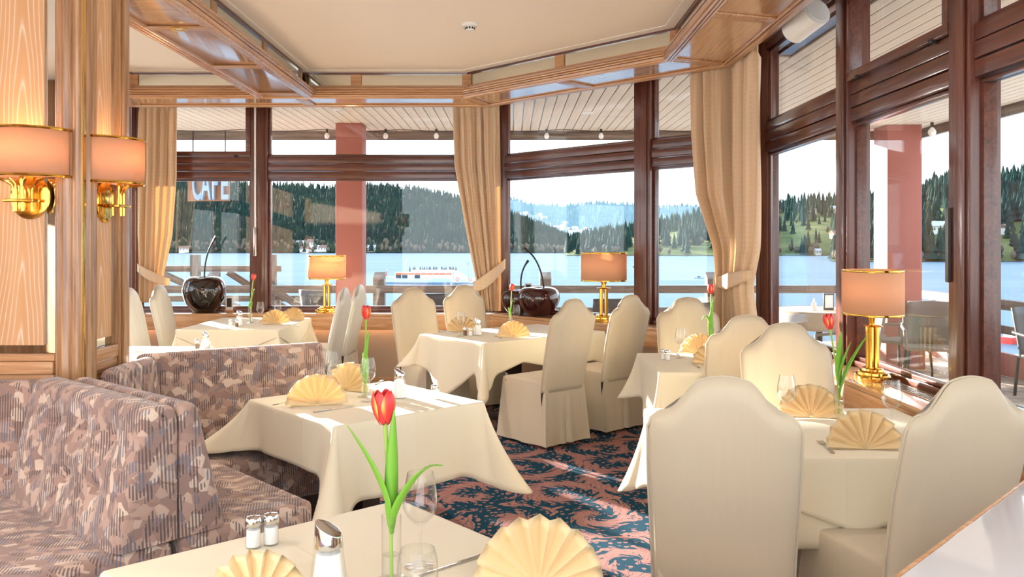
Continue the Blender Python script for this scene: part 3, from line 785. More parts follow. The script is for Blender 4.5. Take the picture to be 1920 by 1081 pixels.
# centre back table
T2 = (.014, 7.08); T2R = 41
setting_table('T2', T2[0], T2[1], T2R, .67, .425, 'long table in the middle of the room before the cherry sculptures', 'cream cloth with deep pointed flaps on the central table before the cherries', [.24, .26, .26, .24], [(.44, .30), (.36, .5), (.3, .5), (.27, .75)], [(3, .44, .24, .42), (0, .3, -.06, .2)], seed=8, wave=.03)
T3 = (-2.49, 7.86)
setting_table('T3', T3[0], T3[1], 0, .44, .585, 'table by the window in the far left corner below the black cherry', 'cream tablecloth on the far left window table behind the banquette', [.34]*4, [(.44, .45)]*4, [(0, .5, .1, .5)], seed=9)
T4 = (1.29, 5.34)
setting_table('T4', T4[0], T4[1], 0, .42, .43, 'small table at the right sill between the two facing chairs', 'cream cloth with hanging points on the right table below the right curtain', [.26, .24, .26, .28], [(.47, .32), (.4, .3), (.4, .4), (.33, .5)], [(3, .40, .12, .3)], seed=11, wave=.03)
T5 = (-2.62, 5.72)
setting_table('T5', T5[0], T5[1], 0, .42, .42, 'table mostly hidden behind the high banquette back', 'cream tablecloth seen edge-on above the high banquette back', [.3]*4, [(.4, .5)]*4, seed=13)
T6 = (1.18, 3.385)
setting_table('T6', T6[0], T6[1], 0, .56, .425, 'long table in the right foreground against the sill', 'cream tablecloth on the right foreground table', [.32, .25, .3, .32], [(.4, .4), (.3, .1), (.3, .1), (.4, .4)], seed=15)
cloth('top_cloth', T6[0], T6[1], 0, .575, .44, TZ+.004, 'second cream cloth laid cornerwise over the right foreground table', [.02, .02, .02, .02], [(.03, .05)]*4, [(0, .55, .25, .62), (3, .5, .22, .6), (1, .5, .1, .6), (2, .5, .2, .6)], seed=16, wave=0, base_flare=.02)
cloth('top_cloth', T3[0], T3[1], 0, .452, .597, TZ+.004, 'second cream cloth laid cornerwise over the far left window table', [.02]*4, [(.03, .05)]*4, [(0, .5, .24, .6), (1, .5, .22, .6), (2, .5, .2, .6), (3, .5, .2, .6)], seed=17, wave=0, base_flare=.02)
TT = TZ+.001; TTO = TZ+.0052

# ------------------------------------------------------------------ slip-covered chairs
def make_chair(m, loc, rz, label, group='slip-covered dining chairs'):
    r = empty('dining_chair', loc, rz, label, 'chair', group)      # faces local +y
    W, ZT = .232, 1.09
    def ztop(u):
        u = abs(u)
        if u < .27: return ZT-.010*(u/.27)**2
        if u < .74: return ZT-.010-.098*smooth((u-.27)/.47)
        k = (u-.74)/.26; return ZT-.108-.052*k**2.6
    def yl(v): return -.205-.115*v**1.25
    Z0 = .41
    def shell(sgn):
        def fn(uu, v):
            u = -1+2*uu; u = math.copysign(abs(u)**.8, u)
            hw = W*(.95+.05*smooth(v*1.3))
            z = Z0+(ztop(u)-Z0)*v
            ed = max(0, 1-abs(u)**5)**.5*max(0, 1-max(0, v-.9)**2*95)**.5 if True else 1
            th = .038*ed
            dish = .018*(1-u*u)*math.sin(PI*min(1, v*1.05))*-1
            return Vector((u*hw, yl(v)+dish+sgn*th, z))
        return fn
    mb = MB(); mb.grid(25, 20, shell(1)); mb.grid(25, 20, shell(-1))
    # close the rim: stitch by welding coincident rows
    b = mb.build('back_cover', m, r, angle=70)
    bm = bmesh.new(); bm.from_mesh(b.data); bmesh.ops.remove_doubles(bm, verts=bm.verts, dist=.0008); bmesh.ops.recalc_face_normals(bm, faces=bm.faces)
    es = [e for e in bm.edges if e.is_boundary]
    try: bmesh.ops.holes_fill(bm, edges=es, sides=0)
    except Exception: pass
    bm.to_mesh(b.data); bm.free()
    # seam cord along the edge of the back
    def rim(u, v):
        return Vector((u*W*(.95+.05*smooth(v*1.3)), yl(v)-.018*(1-u*u)*math.sin(PI*min(1, v*1.05)), Z0+(ztop(u)-Z0)*v))
    pts = [rim(1, k/16) for k in range(17)]+[rim(1-2*k/30, 1) for k in range(1, 31)]+[rim(-1, 1-k/16) for k in range(1, 17)]
    MB().tube(pts, .0045, 6).build('piping', m, r)
    # seat cover: domed top + pleated skirt
    a, f0, k0 = .215, .235, -.235
    ring = []
    import itertools
    def per(t):
        # perimeter of the seat, t in 0..4 : front, right, back, left
        pts = [(-a*.97, f0), (a*.97, f0), (a*.93, k0), (-a*.93, k0)]
        k = int(t) % 4; s = t-int(t); p, q = pts[k], pts[(k+1) % 4]
        return (p[0]+(q[0]-p[0])*s, p[1]+(q[1]-p[1])*s)
    nper = 96
    def seat_fn(uu, v):
        t = uu*4
        x, y = per(t); 
        cx_, cy_ = 0, 0; L = math.hypot(x, y); nx, ny = x/L, y/L
        s = t-int(t); k = int(t) % 4
        corner = min(s, 1-s)
        fold = .018*math.exp(-(corner/.05)**2)
        pleat = -.03*math.exp(-((s-.5)/.035)**2) if k == 2 else 0
        pleat += .010*math.sin(s*6.28*2+k)*math.sin(PI*s)
        if v < .25:
            q = v/.25
            return Vector((x*math.sin(q*PI/2)**.7*.985, y*math.sin(q*PI/2)**.7*.985, .492-.014*q**3))
        q = (v-.25)/.75
        if q < .12: 
            e = q/.12; return Vector((x*(.985+.015*e), y*(.985+.015*e), .478-.022*e))
        d = (q-.12)/.88
        out = (.03+fold+pleat)*d
        return Vector((x+nx*out, y+ny*out, .456-.43*d))
    sm = MB().grid(nper, 22, seat_fn, wrap=True)
    sc = sm.build('seat_cover', m, r, angle=70)
    for sx in (-1, 1):
        for y in (-.2, .2):
            MB().lathe([(.016, .0), (.019, .46)], 10, (sx*.19, y, 0)).build('leg', 'leg_dark', r)
    return r
def place_chair(src, loc, rz, label, mtl=None):
    c = dup_tree(src); c.location = loc; c.rotation_euler = (0, 0, rz); c['label'] = label
    if mtl:
        for ch in c.children:
            if 'cover' in ch.name or 'piping' in ch.name:
                ch.data = ch.data.copy(); ch.data.materials[0] = MATS[mtl]
    return c
def back_at(px, topy, facing_deg, z=1.09):
    """chair origin so that the crown of its back shows at this pixel; facing = heading of local +y in degrees (0 = away from camera)"""
    D = (EYE-z)*F_PX/(topy-HZ); X = (px-CX)/F_PX*D
    rz = math.radians(facing_deg); off = Vector((0, -.32)); c, s = math.cos(rz), math.sin(rz)
    return (X-(c*off.x-s*off.y), D-(s*off.x+c*off.y), 0), rz
def chair_at(x, y, deg):   # x,y of crown
    rz = math.radians(deg); return (x-.32*math.sin(rz), y+.32*math.cos(rz), 0), rz
l, rz = back_at(1357, 706, -12)
ch0 = make_chair('chair_cover', l, rz, 'beige slip-covered chair in the foreground seen from behind, left of two')
l, rz = back_at(1818, 706, 14)
place_chair(ch0, l, rz, 'beige slip-covered chair at the right edge seen from behind')
l, rz = chair_at(1.40, 4.26, 180); place_chair(ch0, l, rz, 'beige slip-covered chair facing the viewer across the right foreground table')
l, rz = chair_at(1.335, 4.72, 0); place_chair(ch0, l, rz, 'beige slip-covered chair seen from behind at the table under the right curtain')
l, rz = chair_at(1.32, 6.25, 180); place_chair(ch0, l, rz, 'beige slip-covered chair facing the viewer in the corner below the right curtain')
nx_, ny_ = .656, -.755
l, rz = chair_at(.45, 6.10, 41); place_chair(ch0, l, rz, 'beige slip-covered chair with long pleated skirt at the near side of the central table')
l, rz = chair_at(.94, 6.58, 41); place_chair(ch0, l, rz, 'beige slip-covered chair at the central table in front of the mullion, right of its pair')
l, rz = chair_at(-.90, 7.59, 180+38); place_chair(ch0, l, rz, 'beige slip-covered chair facing us behind the central table, left of its pair')
l, rz = chair_at(-.47, 8.10, 180+36); place_chair(ch0, l, rz, 'beige slip-covered chair by the middle curtain behind the central table')
for (x, y, d, lab) in ((-3.47, 7.55, -86, 'silvery slip-covered chair seen sideways beside the pillar, farthest left'), (-3.47, 8.18, -88, 'silvery slip-covered chair seen sideways right below the left curtain'),
                       (-1.53, 7.62, 88, 'silvery slip-covered chair seen sideways, nearer of the pair right of the corner table'), (-1.50, 8.22, 86, 'silvery slip-covered chair seen sideways, farther of the pair below the terrace column')):
    l, rz = chair_at(x, y, d); place_chair(ch0, l, rz, lab, 'chair_cover_silver')

# ------------------------------------------------------------------ tableware
def make_napkin(R=.145, n=9):
    mb = MB(); rows = 7; cols = 2*n
    def fn(u, v):
        th = PI*(.02+.96*u); i = round(u*cols); z = (1 if i % 2 else -1)
        r = .006+(R-.006)*v*(1-.035*(1 if i % 2 else 0)*v)
        amp = .027*v*(.65+.35*math.sin(th))
        return Vector((-r*math.cos(th), z*amp+.05*v*math.sin(th)*.9-.01, .004+r*math.sin(th)*.97))
    mb.grid(cols+1, rows, fn)
    # flat folded tail the fan stands on
    return mb
NAP = None
def napkin(loc, rz, label, scale=1.0):
    global NAP
    if NAP is None:
        r = empty('napkin_fan'); r['category'] = 'napkin'; r['group'] = 'folded yellow napkin fans'
        make_napkin().build('pleated_fan', 'napkin', r, solid=.0022, angle=20)
        MB().prism([(-.12, -.004), (.12, -.004), (.06, .085), (-.06, .085)], .0003, .004).build('folded_base', 'napkin', r, .0015)
        NAP = r; c = r
    else: c = dup_tree(NAP)
    c.location = loc; c.rotation_euler = (0, 0, rz); c.scale = (scale,)*3; c['label'] = label
def on(px, py, z=TT): return at(px, py, z)
D2R = math.radians
napkin(on(1010, 1100), D2R(-4), 'large yellow napkin fan in the foreground right of the tulip', 1.02)
napkin(on(478, 1140), D2R(30), 'yellow napkin fan cut by the bottom edge of the picture', .78)
napkin(on(594, 760), D2R(14), 'yellow napkin fan at the front left of the middle booth table', 1.0)
napkin(on(650, 732), D2R(-28), 'yellow napkin fan behind its twin on the middle booth table', 1.0)
napkin(on(866, 622), D2R(12), 'yellow napkin fan behind the shakers on the central table', .93)
napkin(on(963, 632), D2R(0), 'yellow napkin fan at the front of the central table', .93)
napkin(on(516, 607, TTO), D2R(22), 'yellow napkin fan at the front of the far left window table', .93)
napkin(on(549, 600, TTO), D2R(-12), 'yellow napkin fan at the back of the far left window table', .88)
napkin(on(1312, 664), D2R(-22), 'yellow napkin fan on the table below the right curtain, farther one', .98)
napkin(on(1338, 684), D2R(-32), 'yellow napkin fan half hidden by a chair on the table below the right curtain', .98)
napkin(on(1520, 782, TTO), D2R(-10), 'yellow napkin fan beside the vase on the right foreground table', .98)
napkin(on(1622, 842, TTO), D2R(-4), 'yellow napkin fan beside the fork on the right foreground table', .98)

def wine_profile(h=.21, rb=.039, rim=.029):
    # (r,z) outer then inner
    o = [(.0005, .0), (.034, .0), (.0345, .0015), (.02, .005), (.007, .010), (.004, .02), (.0036, h*.40), (.006, h*.44), (.018, h*.48), (.030, h*.545), (rb, h*.64), (rb*.985, h*.72), (rb*.92, h*.83), (rim*1.06, h*.95), (rim, h)]
    i = [(rim-.0009, h), (rim*1.06-.0011, h*.95), (rb*.92-.0011, h*.83), (rb-.0012, h*.70), (rb-.0013, h*.64), (.029, h*.553), (.017, h*.492), (.0005, h*.47)]
    return o+i
GL = {}
def wine_glass(loc, label, scale=1.0):
    if 'w' not in GL:
        o = MB().lathe(wine_profile(), 32, caps=False).build('wine_glass', 'crystal', angle=80); GL['w'] = o
    else:
        o = GL['w'].copy(); COL.objects.link(o)
    o.location = loc; o.scale = (scale,)*3; tag(o, label, 'glass', 'wine glasses on the tables')
wine_glass(on(788, 1062), 'large clear wine glass in the foreground beside the tulip vase', 1.06)
wine_glass(on(690, 752), 'clear wine glass in front of the tulip on the middle booth table', 1.0)
wine_glass(on(622, 736), 'clear wine glass between the napkins on the middle booth table', 1.0)
wine_glass(on(864, 630), 'clear wine glass in front of the left napkin on the central table', .95)
wine_glass(on(968, 612), 'clear wine glass beside the tulip vase on the central table', .95)
wine_glass(on(488, 605, TTO), 'clear wine glass beside the tulip on the far left window table', .95)
wine_glass(on(521, 600, TTO), 'clear wine glass behind the napkins on the far left window table', .95)
wine_glass(on(1276, 671), 'clear wine glass on the table below the right curtain', .95)
wine_glass(on(1475, 797, TTO), 'clear wine glass left of the napkins on the right foreground table', 1.0)
wine_glass(on(1672, 812, TTO), 'clear wine glass in front of the brass lamp on the right foreground table', 1.02)
# tumbler in the foreground
p = on(783, 1140)
tag(MB().lathe([(.0005, 0), (.030, 0), (.034, .002), (.044, .05), (.042, .10), (.036, .125), (.035, .125), (.041, .10), (.0428, .05), (.032, .006), (.0005, .006)], 32, caps=False).build('tumbler', 'crystal', angle=80), 'clear rounded tumbler in front of the foreground wine glass', 'glass').location = p

# shakers, sugar dispensers
def shaker(loc, label, fill='salt', s=1.0):
    r = empty('spice_shaker', loc, 0, label, 'shaker', 'salt and pepper shakers', scale=s)
    MB().lathe([(.0165, 0), (.018, .003), (.0175, .05), (.0165, .054)], 20).build('glass_body', 'crystal', r)
    MB().lathe([(.0145, .004), (.0155, .006), (.0152, .043), (.0, .045)], 20).build('spice', fill, r)
    MB().lathe([(.0188, .052), (.0192, .054), (.0190, .066), (.0165, .071), (.006, .073), (0, .073)], 20).build('cap', 'chrome', r)
def sugar(loc, label, s=1.0, bulb=False):
    r = empty('sugar_dispenser', loc, random.uniform(-.3, .3), label, 'dispenser', 'glass sugar dispensers with chrome spouts', scale=s)
    if bulb: prof = [(.026, 0), (.032, .004), (.038, .03), (.034, .06), (.022, .085), (.021, .1)]
    else: prof = [(.036, 0), (.038, .003), (.034, .04), (.029, .08), (.027, .1)]
    # fluted glass
    mb = MB(); n = 48
    mb.grid(n, len(prof), lambda u, v: (lambda rr, z: Vector((rr*math.cos(2*PI*u), rr*math.sin(2*PI*u), z)))(prof[round(v*(len(prof)-1))][0]*(1+.02*(1 if int(round(u*n)) % 3 == 0 else -1)), prof[round(v*(len(prof)-1))][1]), wrap=True)
    mb.build('glass_body', 'crystal', r)
    MB().lathe([(rr-.004, max(.004, z*.86)) for rr, z in prof]+[(0, prof[-1][1]*.87)], 24).build('sugar', 'salt', r)
    r0 = prof[-1][0]+.0015
    cap = MB(); n = 28
    vs = []
    for z0 in range(2):
        for i in range(n):
            a = 2*PI*i/n; x = r0*math.cos(a); y = r0*math.sin(a)
            if z0 == 0: vs.append((x, y, .097))
            else: vs.append((x*.9, y*.9, .118+.0145*(1-math.cos(a))*1.0))
    apex = len(vs)
    fs = [(i, (i+1) % n, n+(i+1) % n, n+i) for i in range(n)]+[tuple(range(n-1, -1, -1)), tuple(range(n, 2*n))]
    cap.add(vs, fs); cap.build('spout_cap', 'chrome', r, .002)
shaker(on(475, 1026), 'salt shaker in the foreground, left of the pair', 'salt', 1.08)
shaker(on(508, 1020), 'salt shaker in the foreground, right of the pair', 'salt', 1.08)
shaker(on(815, 747), 'salt shaker at the right end of the middle booth table', 'salt', .95)
shaker(on(872, 629), 'pepper shaker on the central table', 'pepper', .95)
shaker(on(882, 629.5), 'salt shaker on the central table', 'salt', .95)
shaker(on(432, 613, TTO), 'salt shaker on the far left window table', 'salt', .95)
shaker(on(444, 613, TTO), 'pepper shaker on the far left window table', 'pepper', .95)
shaker(on(370, 654.5), 'pepper shaker above the high banquette back', 'pepper', 1.0)
shaker(on(1244, 674), 'salt shaker, left one on the table below the right curtain', 'salt', .95)
shaker(on(1252, 675.5), 'salt shaker, right one on the table below the right curtain', 'salt', .95)
sugar(on(616, 1118), 'glass sugar dispenser with chrome slanted spout in the foreground', 1.12)
sugar(on(749, 745), 'glass sugar dispenser on the middle booth table', 1.0)
sugar(on(896, 628), 'glass sugar dispenser beside the shakers on the central table', 1.0)
sugar(on(449, 610, TTO), 'glass sugar dispenser behind the shakers on the far left window table', 1.0)
sugar(on(386, 656), 'round-bellied glass sugar dispenser above the high banquette back', .95, True)

# cutlery
def knife(loc, rz, label, s=1.0):
    r = empty('table_knife', (loc.x, loc.y, loc.z), rz, label, 'knife', 'table knives', scale=s)
    MB().prism([(0, -.006), (.09, -.0045), (.09, .0045), (0, .006)], .0006, .007).build('knife_handle', 'steel', r, .0022)
    MB().prism([(.09, -.004), (.1, -.007), (.19, -.009), (.212, -.004), (.214, .003), (.09, .004)], .0012, .0028).build('blade', 'chrome', r, .0005)
def fork(loc, rz, label, s=1.0):
    r = empty('table_fork', (loc.x, loc.y, loc.z), rz, label, 'fork', 'table forks', scale=s)
    MB().prism([(0, -.007), (.02, -.0075), (.09, -.003), (.125, -.003), (.125, .003), (.09, .003), (.02, .0075), (0, .007)], .0008, .0035).build('fork_handle', 'steel', r, .001)
    hd = MB().prism([(.125, -.003), (.135, -.010), (.15, -.0125), (.15, .0125), (.135, .010), (.125, .003)], .001, .003).build('fork_head', 'steel', r, .0006)
    for k in range(4):
        y = -.0108+k*.0072; MB().prism([(.15, y-.0017), (.192, y-.0012), (.192, y+.0012), (.15, y+.0017)], .001, .0026).build('tine', 'steel', hd)
def cut(fn, p, q, label, z=TT, s=1.0):
    a, b = on(p[0], p[1], z), on(q[0], q[1], z); fn(a, math.atan2(b.y-a.y, b.x-a.x), label, s)
cut(knife, (912, 1040), (826, 1068), 'table knife beside the large foreground napkin', s=.95)
cut(knife, (588, 773), (672, 760), 'table knife in front of the napkin on the middle booth table')
cut(fork, (546, 752), (500, 762), 'fork peeking out left of the napkin on the middle booth table', s=.6)
cut(fork, (703, 721), (716, 713), 'fork behind the vase on the middle booth table', s=.8)
cut(knife, (822, 621), (858, 624), 'table knife left of the shakers on the central table')
cut(knife, (990, 630.5), (1024, 632), 'table knife right of the front napkin on the central table', s=.9)
cut(fork, (941, 634), (922, 628), 'fork left of the front napkin on the central table', s=.9)
cut(knife, (560, 612, ), (540, 609), 'table knife beside the napkins on the far left window table', TTO)
cut(fork, (1311, 690), (1291, 675), 'fork on the table below the right curtain')
cut(fork, (1277, 669), (1259, 658), 'fork lying behind the shakers on the table below the right curtain')
cut(fork, (1562, 850, ), (1526, 816), 'fork with its tines up beside the napkin on the right foreground table', TTO)
cut(knife, (272, 660), (225, 662), 'dark-looking knife on the hidden table behind the banquette')

# tulips in bud vases
def tulip(loc, lean, h, leaves, label_v, label_t, s=1.0, vh=.16, rz=0):
    v = empty('bud_vase', loc, 0, label_v, 'vase', 'slim glass bud vases', scale=s)
    MB().lathe([(.0005, .004), (.017, .004), (.0185, .006), (.0185, vh), (.0173, vh), (.0173, .009), (.0005, .009)], 24, caps=False).build('vase_tube', 'crystal', v, angle=60)
    MB().lathe([(.0005, 0), (.036, 0), (.037, .0015), (.034, .0035), (.0005, .004)], 28, caps=False).build('vase_foot', 'crystal', v)
    MB().lathe([(.0005, .0095), (.0168, .0095), (.0168, vh*.42), (.0005, vh*.42)], 20, caps=False).build('water', 'crystal', v)
    t = empty('tulip', (loc[0], loc[1], loc[2]+.011*s), rz, label_t, 'flower', 'red and yellow tulips', scale=s)
    H = h/s
    st = [Vector((lean[0]*(k/8)**1.8, lean[1]*(k/8)**1.8, H*k/8)) for k in range(9)]
    MB().tube(st, [.0036]*8+[.0042], 8).build('stem', 'tulip_stem', t)
    top = st[-1]; ax = (st[-1]-st[-2]).normalized()
    for k in range(6):
        inner = k % 2; a0 = 2*PI*k/6+.3
        def fn(u, q, a0=a0, inner=inner):
            w = .0185*(math.sin(PI*min(1, q*.93+.05))**.62)*(1 if not inner else .92)
            rr = (.0215 if not inner else .0195)*math.sin(PI*(.12+.62*q))**.9
            x = (u-.5)*2*w; ang = x/.021
            r2 = rr+.0005
            return Vector((r2*math.sin(ang), -r2*math.cos(ang), .062*q**.95))
        p = MB().grid(9, 11, fn).build('petal', 'tulip_petal', t, solid=.0008, angle=60)
        p.matrix_local = Matrix.Translation(top-ax*.002) @ ax.to_track_quat('Z', 'Y').to_matrix().to_4x4() @ Matrix.Rotation(a0, 4, 'Z')
    for (z0, ang, L, out, wd, curl) in leaves:
        def fn(u, q):
            w = wd*1.25*math.sin(PI*(q*.97+.02)**.75)**.8
            rr = .004+out*q**1.5*L; z = z0+L*q-curl*L*max(0, q-.6)**2*3
            sx = (u-.5)*2
            return Vector((sx*w, -(rr-abs(sx)**2*w*.55), z))
        p = MB().grid(7, 13, fn).build('leaf', 'tulip_leaf', t, solid=.0011, angle=60); p.rotation_euler = (0, 0, ang)
LV = lambda sc: [(.06*sc, D2R(-75), .19*sc, .30, .014, .0), (.07*sc, D2R(15), .20*sc, .05, .014, 0), (.07*sc, D2R(82), .19*sc, .62, .015, .5)]
pv = on(734, 1092)
tulip(pv, (-.012, 0), .345, [(.10, D2R(-70), .185, .42, .013, 0), (.08, D2R(30), .23, .04, .0105, 0), (.09, D2R(75), .155, .62, .015, .45)], 'slim glass vase in the foreground beside the wine glass', 'large red-orange tulip with three leaves in the foreground', 1.22, .125)
pv = on(685, 744); tulip(pv, (.003, 0), .375, [(.12, D2R(60), .17, .12, .011, 0), (.10, D2R(-30), .12, .08, .014, .6), (.05, D2R(20), .14, .03, .013, 0)], 'slim glass vase behind the wine glass on the middle booth table', 'red tulip on a long stem on the middle booth table', 1.1, .13)
pv = on(957, 617); tulip(pv, (.012, 0), .33, [(.1, D2R(70), .16, .12, .012, 0), (.1, D2R(-40), .1, .25, .012, .3)], 'slim glass vase on the central table', 'small red tulip in front of the dark cherries', 1.0, .15)
pv = on(469, 605, TTO); tulip(pv, (.03, 0), .395, [(.12, D2R(75), .2, .22, .012, 0), (.12, D2R(40), .1, .5, .014, .6)], 'slim glass vase on the far left window table', 'red tulip in front of the left window post', 1.0, .16)
pv = on(1333, 662); tulip(pv, (.0, 0), .40, [(.1, D2R(40), .25, .08, .014, 0), (.14, D2R(-80), .13, .45, .016, 1.2), (.08, D2R(10), .2, .03, .015, 0)], 'slim glass vase on the table below the right curtain', 'red and yellow tulip below the right curtain', 1.1, .16)
pv = on(1573, 784, TTO); tulip(pv, (-.035, 0), .375, [(.12, D2R(10), .22, .06, .013, 0), (.13, D2R(60), .17, .25, .012, 0), (.07, D2R(80), .26, .42, .015, 0)], 'slim glass vase on the right foreground table', 'red tulip with spreading leaves in front of the brass lamp', 1.08, .17)

# ------------------------------------------------------------------ table lamps on the sill
def table_lamp(loc, rz, label, s=1.0, lit=0):
    r = empty('table_lamp', loc, rz, label, 'lamp', 'brass table lamps on the window sill', scale=s)   # long axis local x
    sx, sy = 1.0, .82
    MB().lathe([(.0, 0), (.12, 0), (.122, .004), (.122, .022), (.116, .027), (.1, .028), (.098, .040), (.09, .046), (.075, .048), (.072, .058), (.062, .062), (0, .062)], 40, sx=1, sy=.72).build('lamp_base', 'brass', r)
    for x, y in ((-.022, -.014), (.022, -.014), (-.022, .014), (.022, .014)):
        MB().tube([(x, y, .06), (x, y, .285)], .0135, 10).build('column_rod', 'brass', r)
    MB().lathe([(0, .284), (.055, .286), (.062, .29), (.055, .294), (0, .296)], 32, sy=.8).build('drip_dish', 'brass', r)
    for x, y in ((-1, 0), (1, 0), (0, 1)):
        MB().tube([(x*.012, y*.012, .294), (x*.014, y*.014, .33), (x*.03, y*.03, .355), (x*.06, y*.05, .362), (x*.068, y*.056, .35)], .0075, 8).build('arm', 'brass', r)
    MB().tube([(0, 0, .294), (0, 0, .42)], .009, 10).build('stem', 'brass', r)
    A, B, z0, z1 = .198, .15, .352, .595
    sh = MB().lathe([(1, z0), (1, z1)], 48, caps=False, sx=A, sy=B).build('lamp_shade', 'shade', r, solid=.002)
    for z in (z0+.004, z1-.004):
        MB().lathe([(1.006, z-.006), (1.014, z-.003), (1.014, z+.003), (1.006, z+.006), (.996, z+.006), (.996, z-.006), (1.006, z-.006)], 48, caps=False, sx=A, sy=B).build('rim', 'brass', sh)
    sp = MB()
    for a in (0, 2.1, 4.2): sp.tube([(0, 0, .56), (A*.99*math.cos(a), B*.99*math.sin(a), .588)], .002, 6)
    sp.build('shade_spider', 'brass', sh)
    MB().lathe([(0, .415), (.02, .43), (.03, .47), (.02, .5), (0, .51)], 14).build('bulb', 'bulb', r)
    if lit:
        ld = bpy.data.lights.new('table_lamp_light', 'POINT'); lo = bpy.data.objects.new('table_lamp_light', ld); COL.objects.link(lo); lo.parent = r
        lo.location = (.0, .0, .53); ld.energy = lit; ld.color = (1, .76, .48); ld.shadow_soft_size = .03
pb = on(608, 587, SILL+.001); table_lamp((pb.x, YB-.165, SILL+.001), 0, 'lit brass table lamp with cream oval shade left of the ferry', 1.0, 5)
def c_sill(px, o=.16):
    s = (CB.x+CB.y)-o*math.sqrt(2); k = (px-CX)/F_PX; X = k*s/(1+k); return Vector((X, s-X, SILL+.001))
pc = c_sill(1132, .19); table_lamp(pc, D2R(-18), 'brass table lamp with peach oval shade between the cherries and the mullion', 1.07, .8)
pd = on(1633, 704, SILL+.001); table_lamp((XD-.155, (XD-.155)*F_PX/(1636-CX), SILL+.001), PI/2, 'large brass table lamp with peach shade on the right sill', .98, .8)

# ------------------------------------------------------------------ cherry sculptures
def cherry(loc, R, H, stem, m, label, rz=0):
    r = empty('cherry_sculpture', loc, rz, label, 'sculpture', 'giant cherry sculptures on the sill')
    prof = [(.0, .0), (R*.42, .002), (R*.50, .01), (R*.72, H*.16), (R*.90, H*.34), (R*1.0, H*.56), (R*.99, H*.72), (R*.90, H*.88), (R*.72, H*.975), (R*.5, H*1.0), (R*.28, H*.955), (R*.12, H*.89), (0, H*.87)]
    # smooth
    pts = []
    for k in range(len(prof)-1):
        p0 = prof[max(k-1, 0)]; p1 = prof[k]; p2 = prof[k+1]; p3 = prof[min(k+2, len(prof)-1)]
        for q in range(4):
            t = q/4
            pts.append(tuple(max(0 if i == 0 else -1, .5*((2*p1[i])+(-p0[i]+p2[i])*t+(2*p0[i]-5*p1[i]+4*p2[i]-p3[i])*t*t+(-p0[i]+3*p1[i]-3*p2[i]+p3[i])*t**3)) for i in range(2)))
    pts.append(prof[-1])
    mb = MB(); n = 40
    mb.grid(n, len(pts), lambda u, v: (lambda p, a: Vector((p[0]*math.cos(a), p[0]*math.sin(a)*.92, p[1]-.03*H*max(0, -math.sin(a))*math.exp(-((math.cos(a))/.35)**2)*(1 if p[1] > H*.8 else 0))))(pts[round(v*(len(pts)-1))], 2*PI*u), wrap=True)
    mb.build('fruit', m, r, angle=80)
    MB().tube([(x, 0, z) for x, z in stem], [.0085]*(len(stem)-2)+[.012, .013], 8).build('stem', 'stem_black', r)
def stempts(p):    # quadratic through three points
    (x0, z0), (x1, z1), (x2, z2) = p
    return [((1-t)**2*x0+2*t*(1-t)*x1+t*t*x2, (1-t)**2*z0+2*t*(1-t)*z1+t*t*z2) for t in [k/12 for k in range(13)]]
s8 = (YB-.16)/F_PX
cherry(((383-CX)*s8, YB-.16, SILL+.001), .222, .375, stempts([(.0, .33), (-.005, .62), (.125, .795)]), 'cherry_black', 'giant glossy black cherry on the left window sill')
pc = c_sill(1010, .13); cherry(pc, .212, .285, stempts([(.055, .25), (.03, .57), (-.15, .68)]), 'cherry_red', 'giant dark red cherry with the longer stem, right of its pair')
pc = c_sill(968, .17); cherry(pc, .15, .25, stempts([(.055, .22), (.02, .42), (.125, .55)]), 'cherry_red', 'giant dark red cherry with the shorter stem, left of its pair, behind a tulip')

# ------------------------------------------------------------------ curtains
def curtain(label, path, rows, ztop, zbot, folds, tie, amp=.038):
    """path(s) -> (pos2d, normal2d into the room); rows = [(z, s0, s1)] from top to bottom"""
    r = empty('curtain', (0, 0, 0), 0, label, 'curtain', 'tied-back beige curtains')
    p_, n_ = path(rows[0][1]); r.location = (p_.x, p_.y, 0)
    zs = [q[0] for q in rows][::-1]; A = [q[1] for q in rows][::-1]; B = [q[2] for q in rows][::-1]
    wid0 = rows[0][2]-rows[0][1]
    rnd = random.Random(folds); phs = [rnd.uniform(-1.2, 1.2) for _ in range(folds+2)]; ams = [rnd.uniform(.6, 1.3) for _ in range(folds+2)]
    def fn(u, v):
        z = ztop+(zbot-ztop)*v
        s0, s1 = interp(zs, A, z), interp(zs, B, z); s = s0+(s1-s0)*u
        p, n = path(s)
        w = (s1-s0)/wid0
        f = u*folds
        wv = math.sin(2*PI*f+phs[int(f) % len(phs)]*math.sin(PI*(f % 1)))+.35*math.sin(2*PI*f*2.3+v*3)
        am = amp*(.9+.35*math.sin(f*2.1+1))*(.75+.25*w)*(1.0 if z < ztop-.12 else .55)
        d = .045+am*wv
        if tie: d += .02*math.exp(-((z-tie)/.25)**2)
        q = p+n*d
        return Vector((q.x, q.y, z))
    o = MB().grid(folds*14+1, 60, fn).build('curtain_panel', 'curtain', r, solid=.003, angle=80); o.matrix_parent_inverse = Matrix.Translation((-r.location.x, -r.location.y, 0))
    hd = MB().grid(folds*24+1, 3, lambda u, v: (lambda pn: Vector((pn[0].x+pn[1].x*(.045+.016*math.sin(u*folds*24)), pn[0].y+pn[1].y*(.045+.016*math.sin(u*folds*24)), ztop+.035*v)))(path(rows[0][1]+(rows[0][2]-rows[0][1])*u))).build('header_ruffle', 'curtain', r, solid=.004)
    hd.matrix_parent_inverse = Matrix.Translation((-r.location.x, -r.location.y, 0))
    return r, path
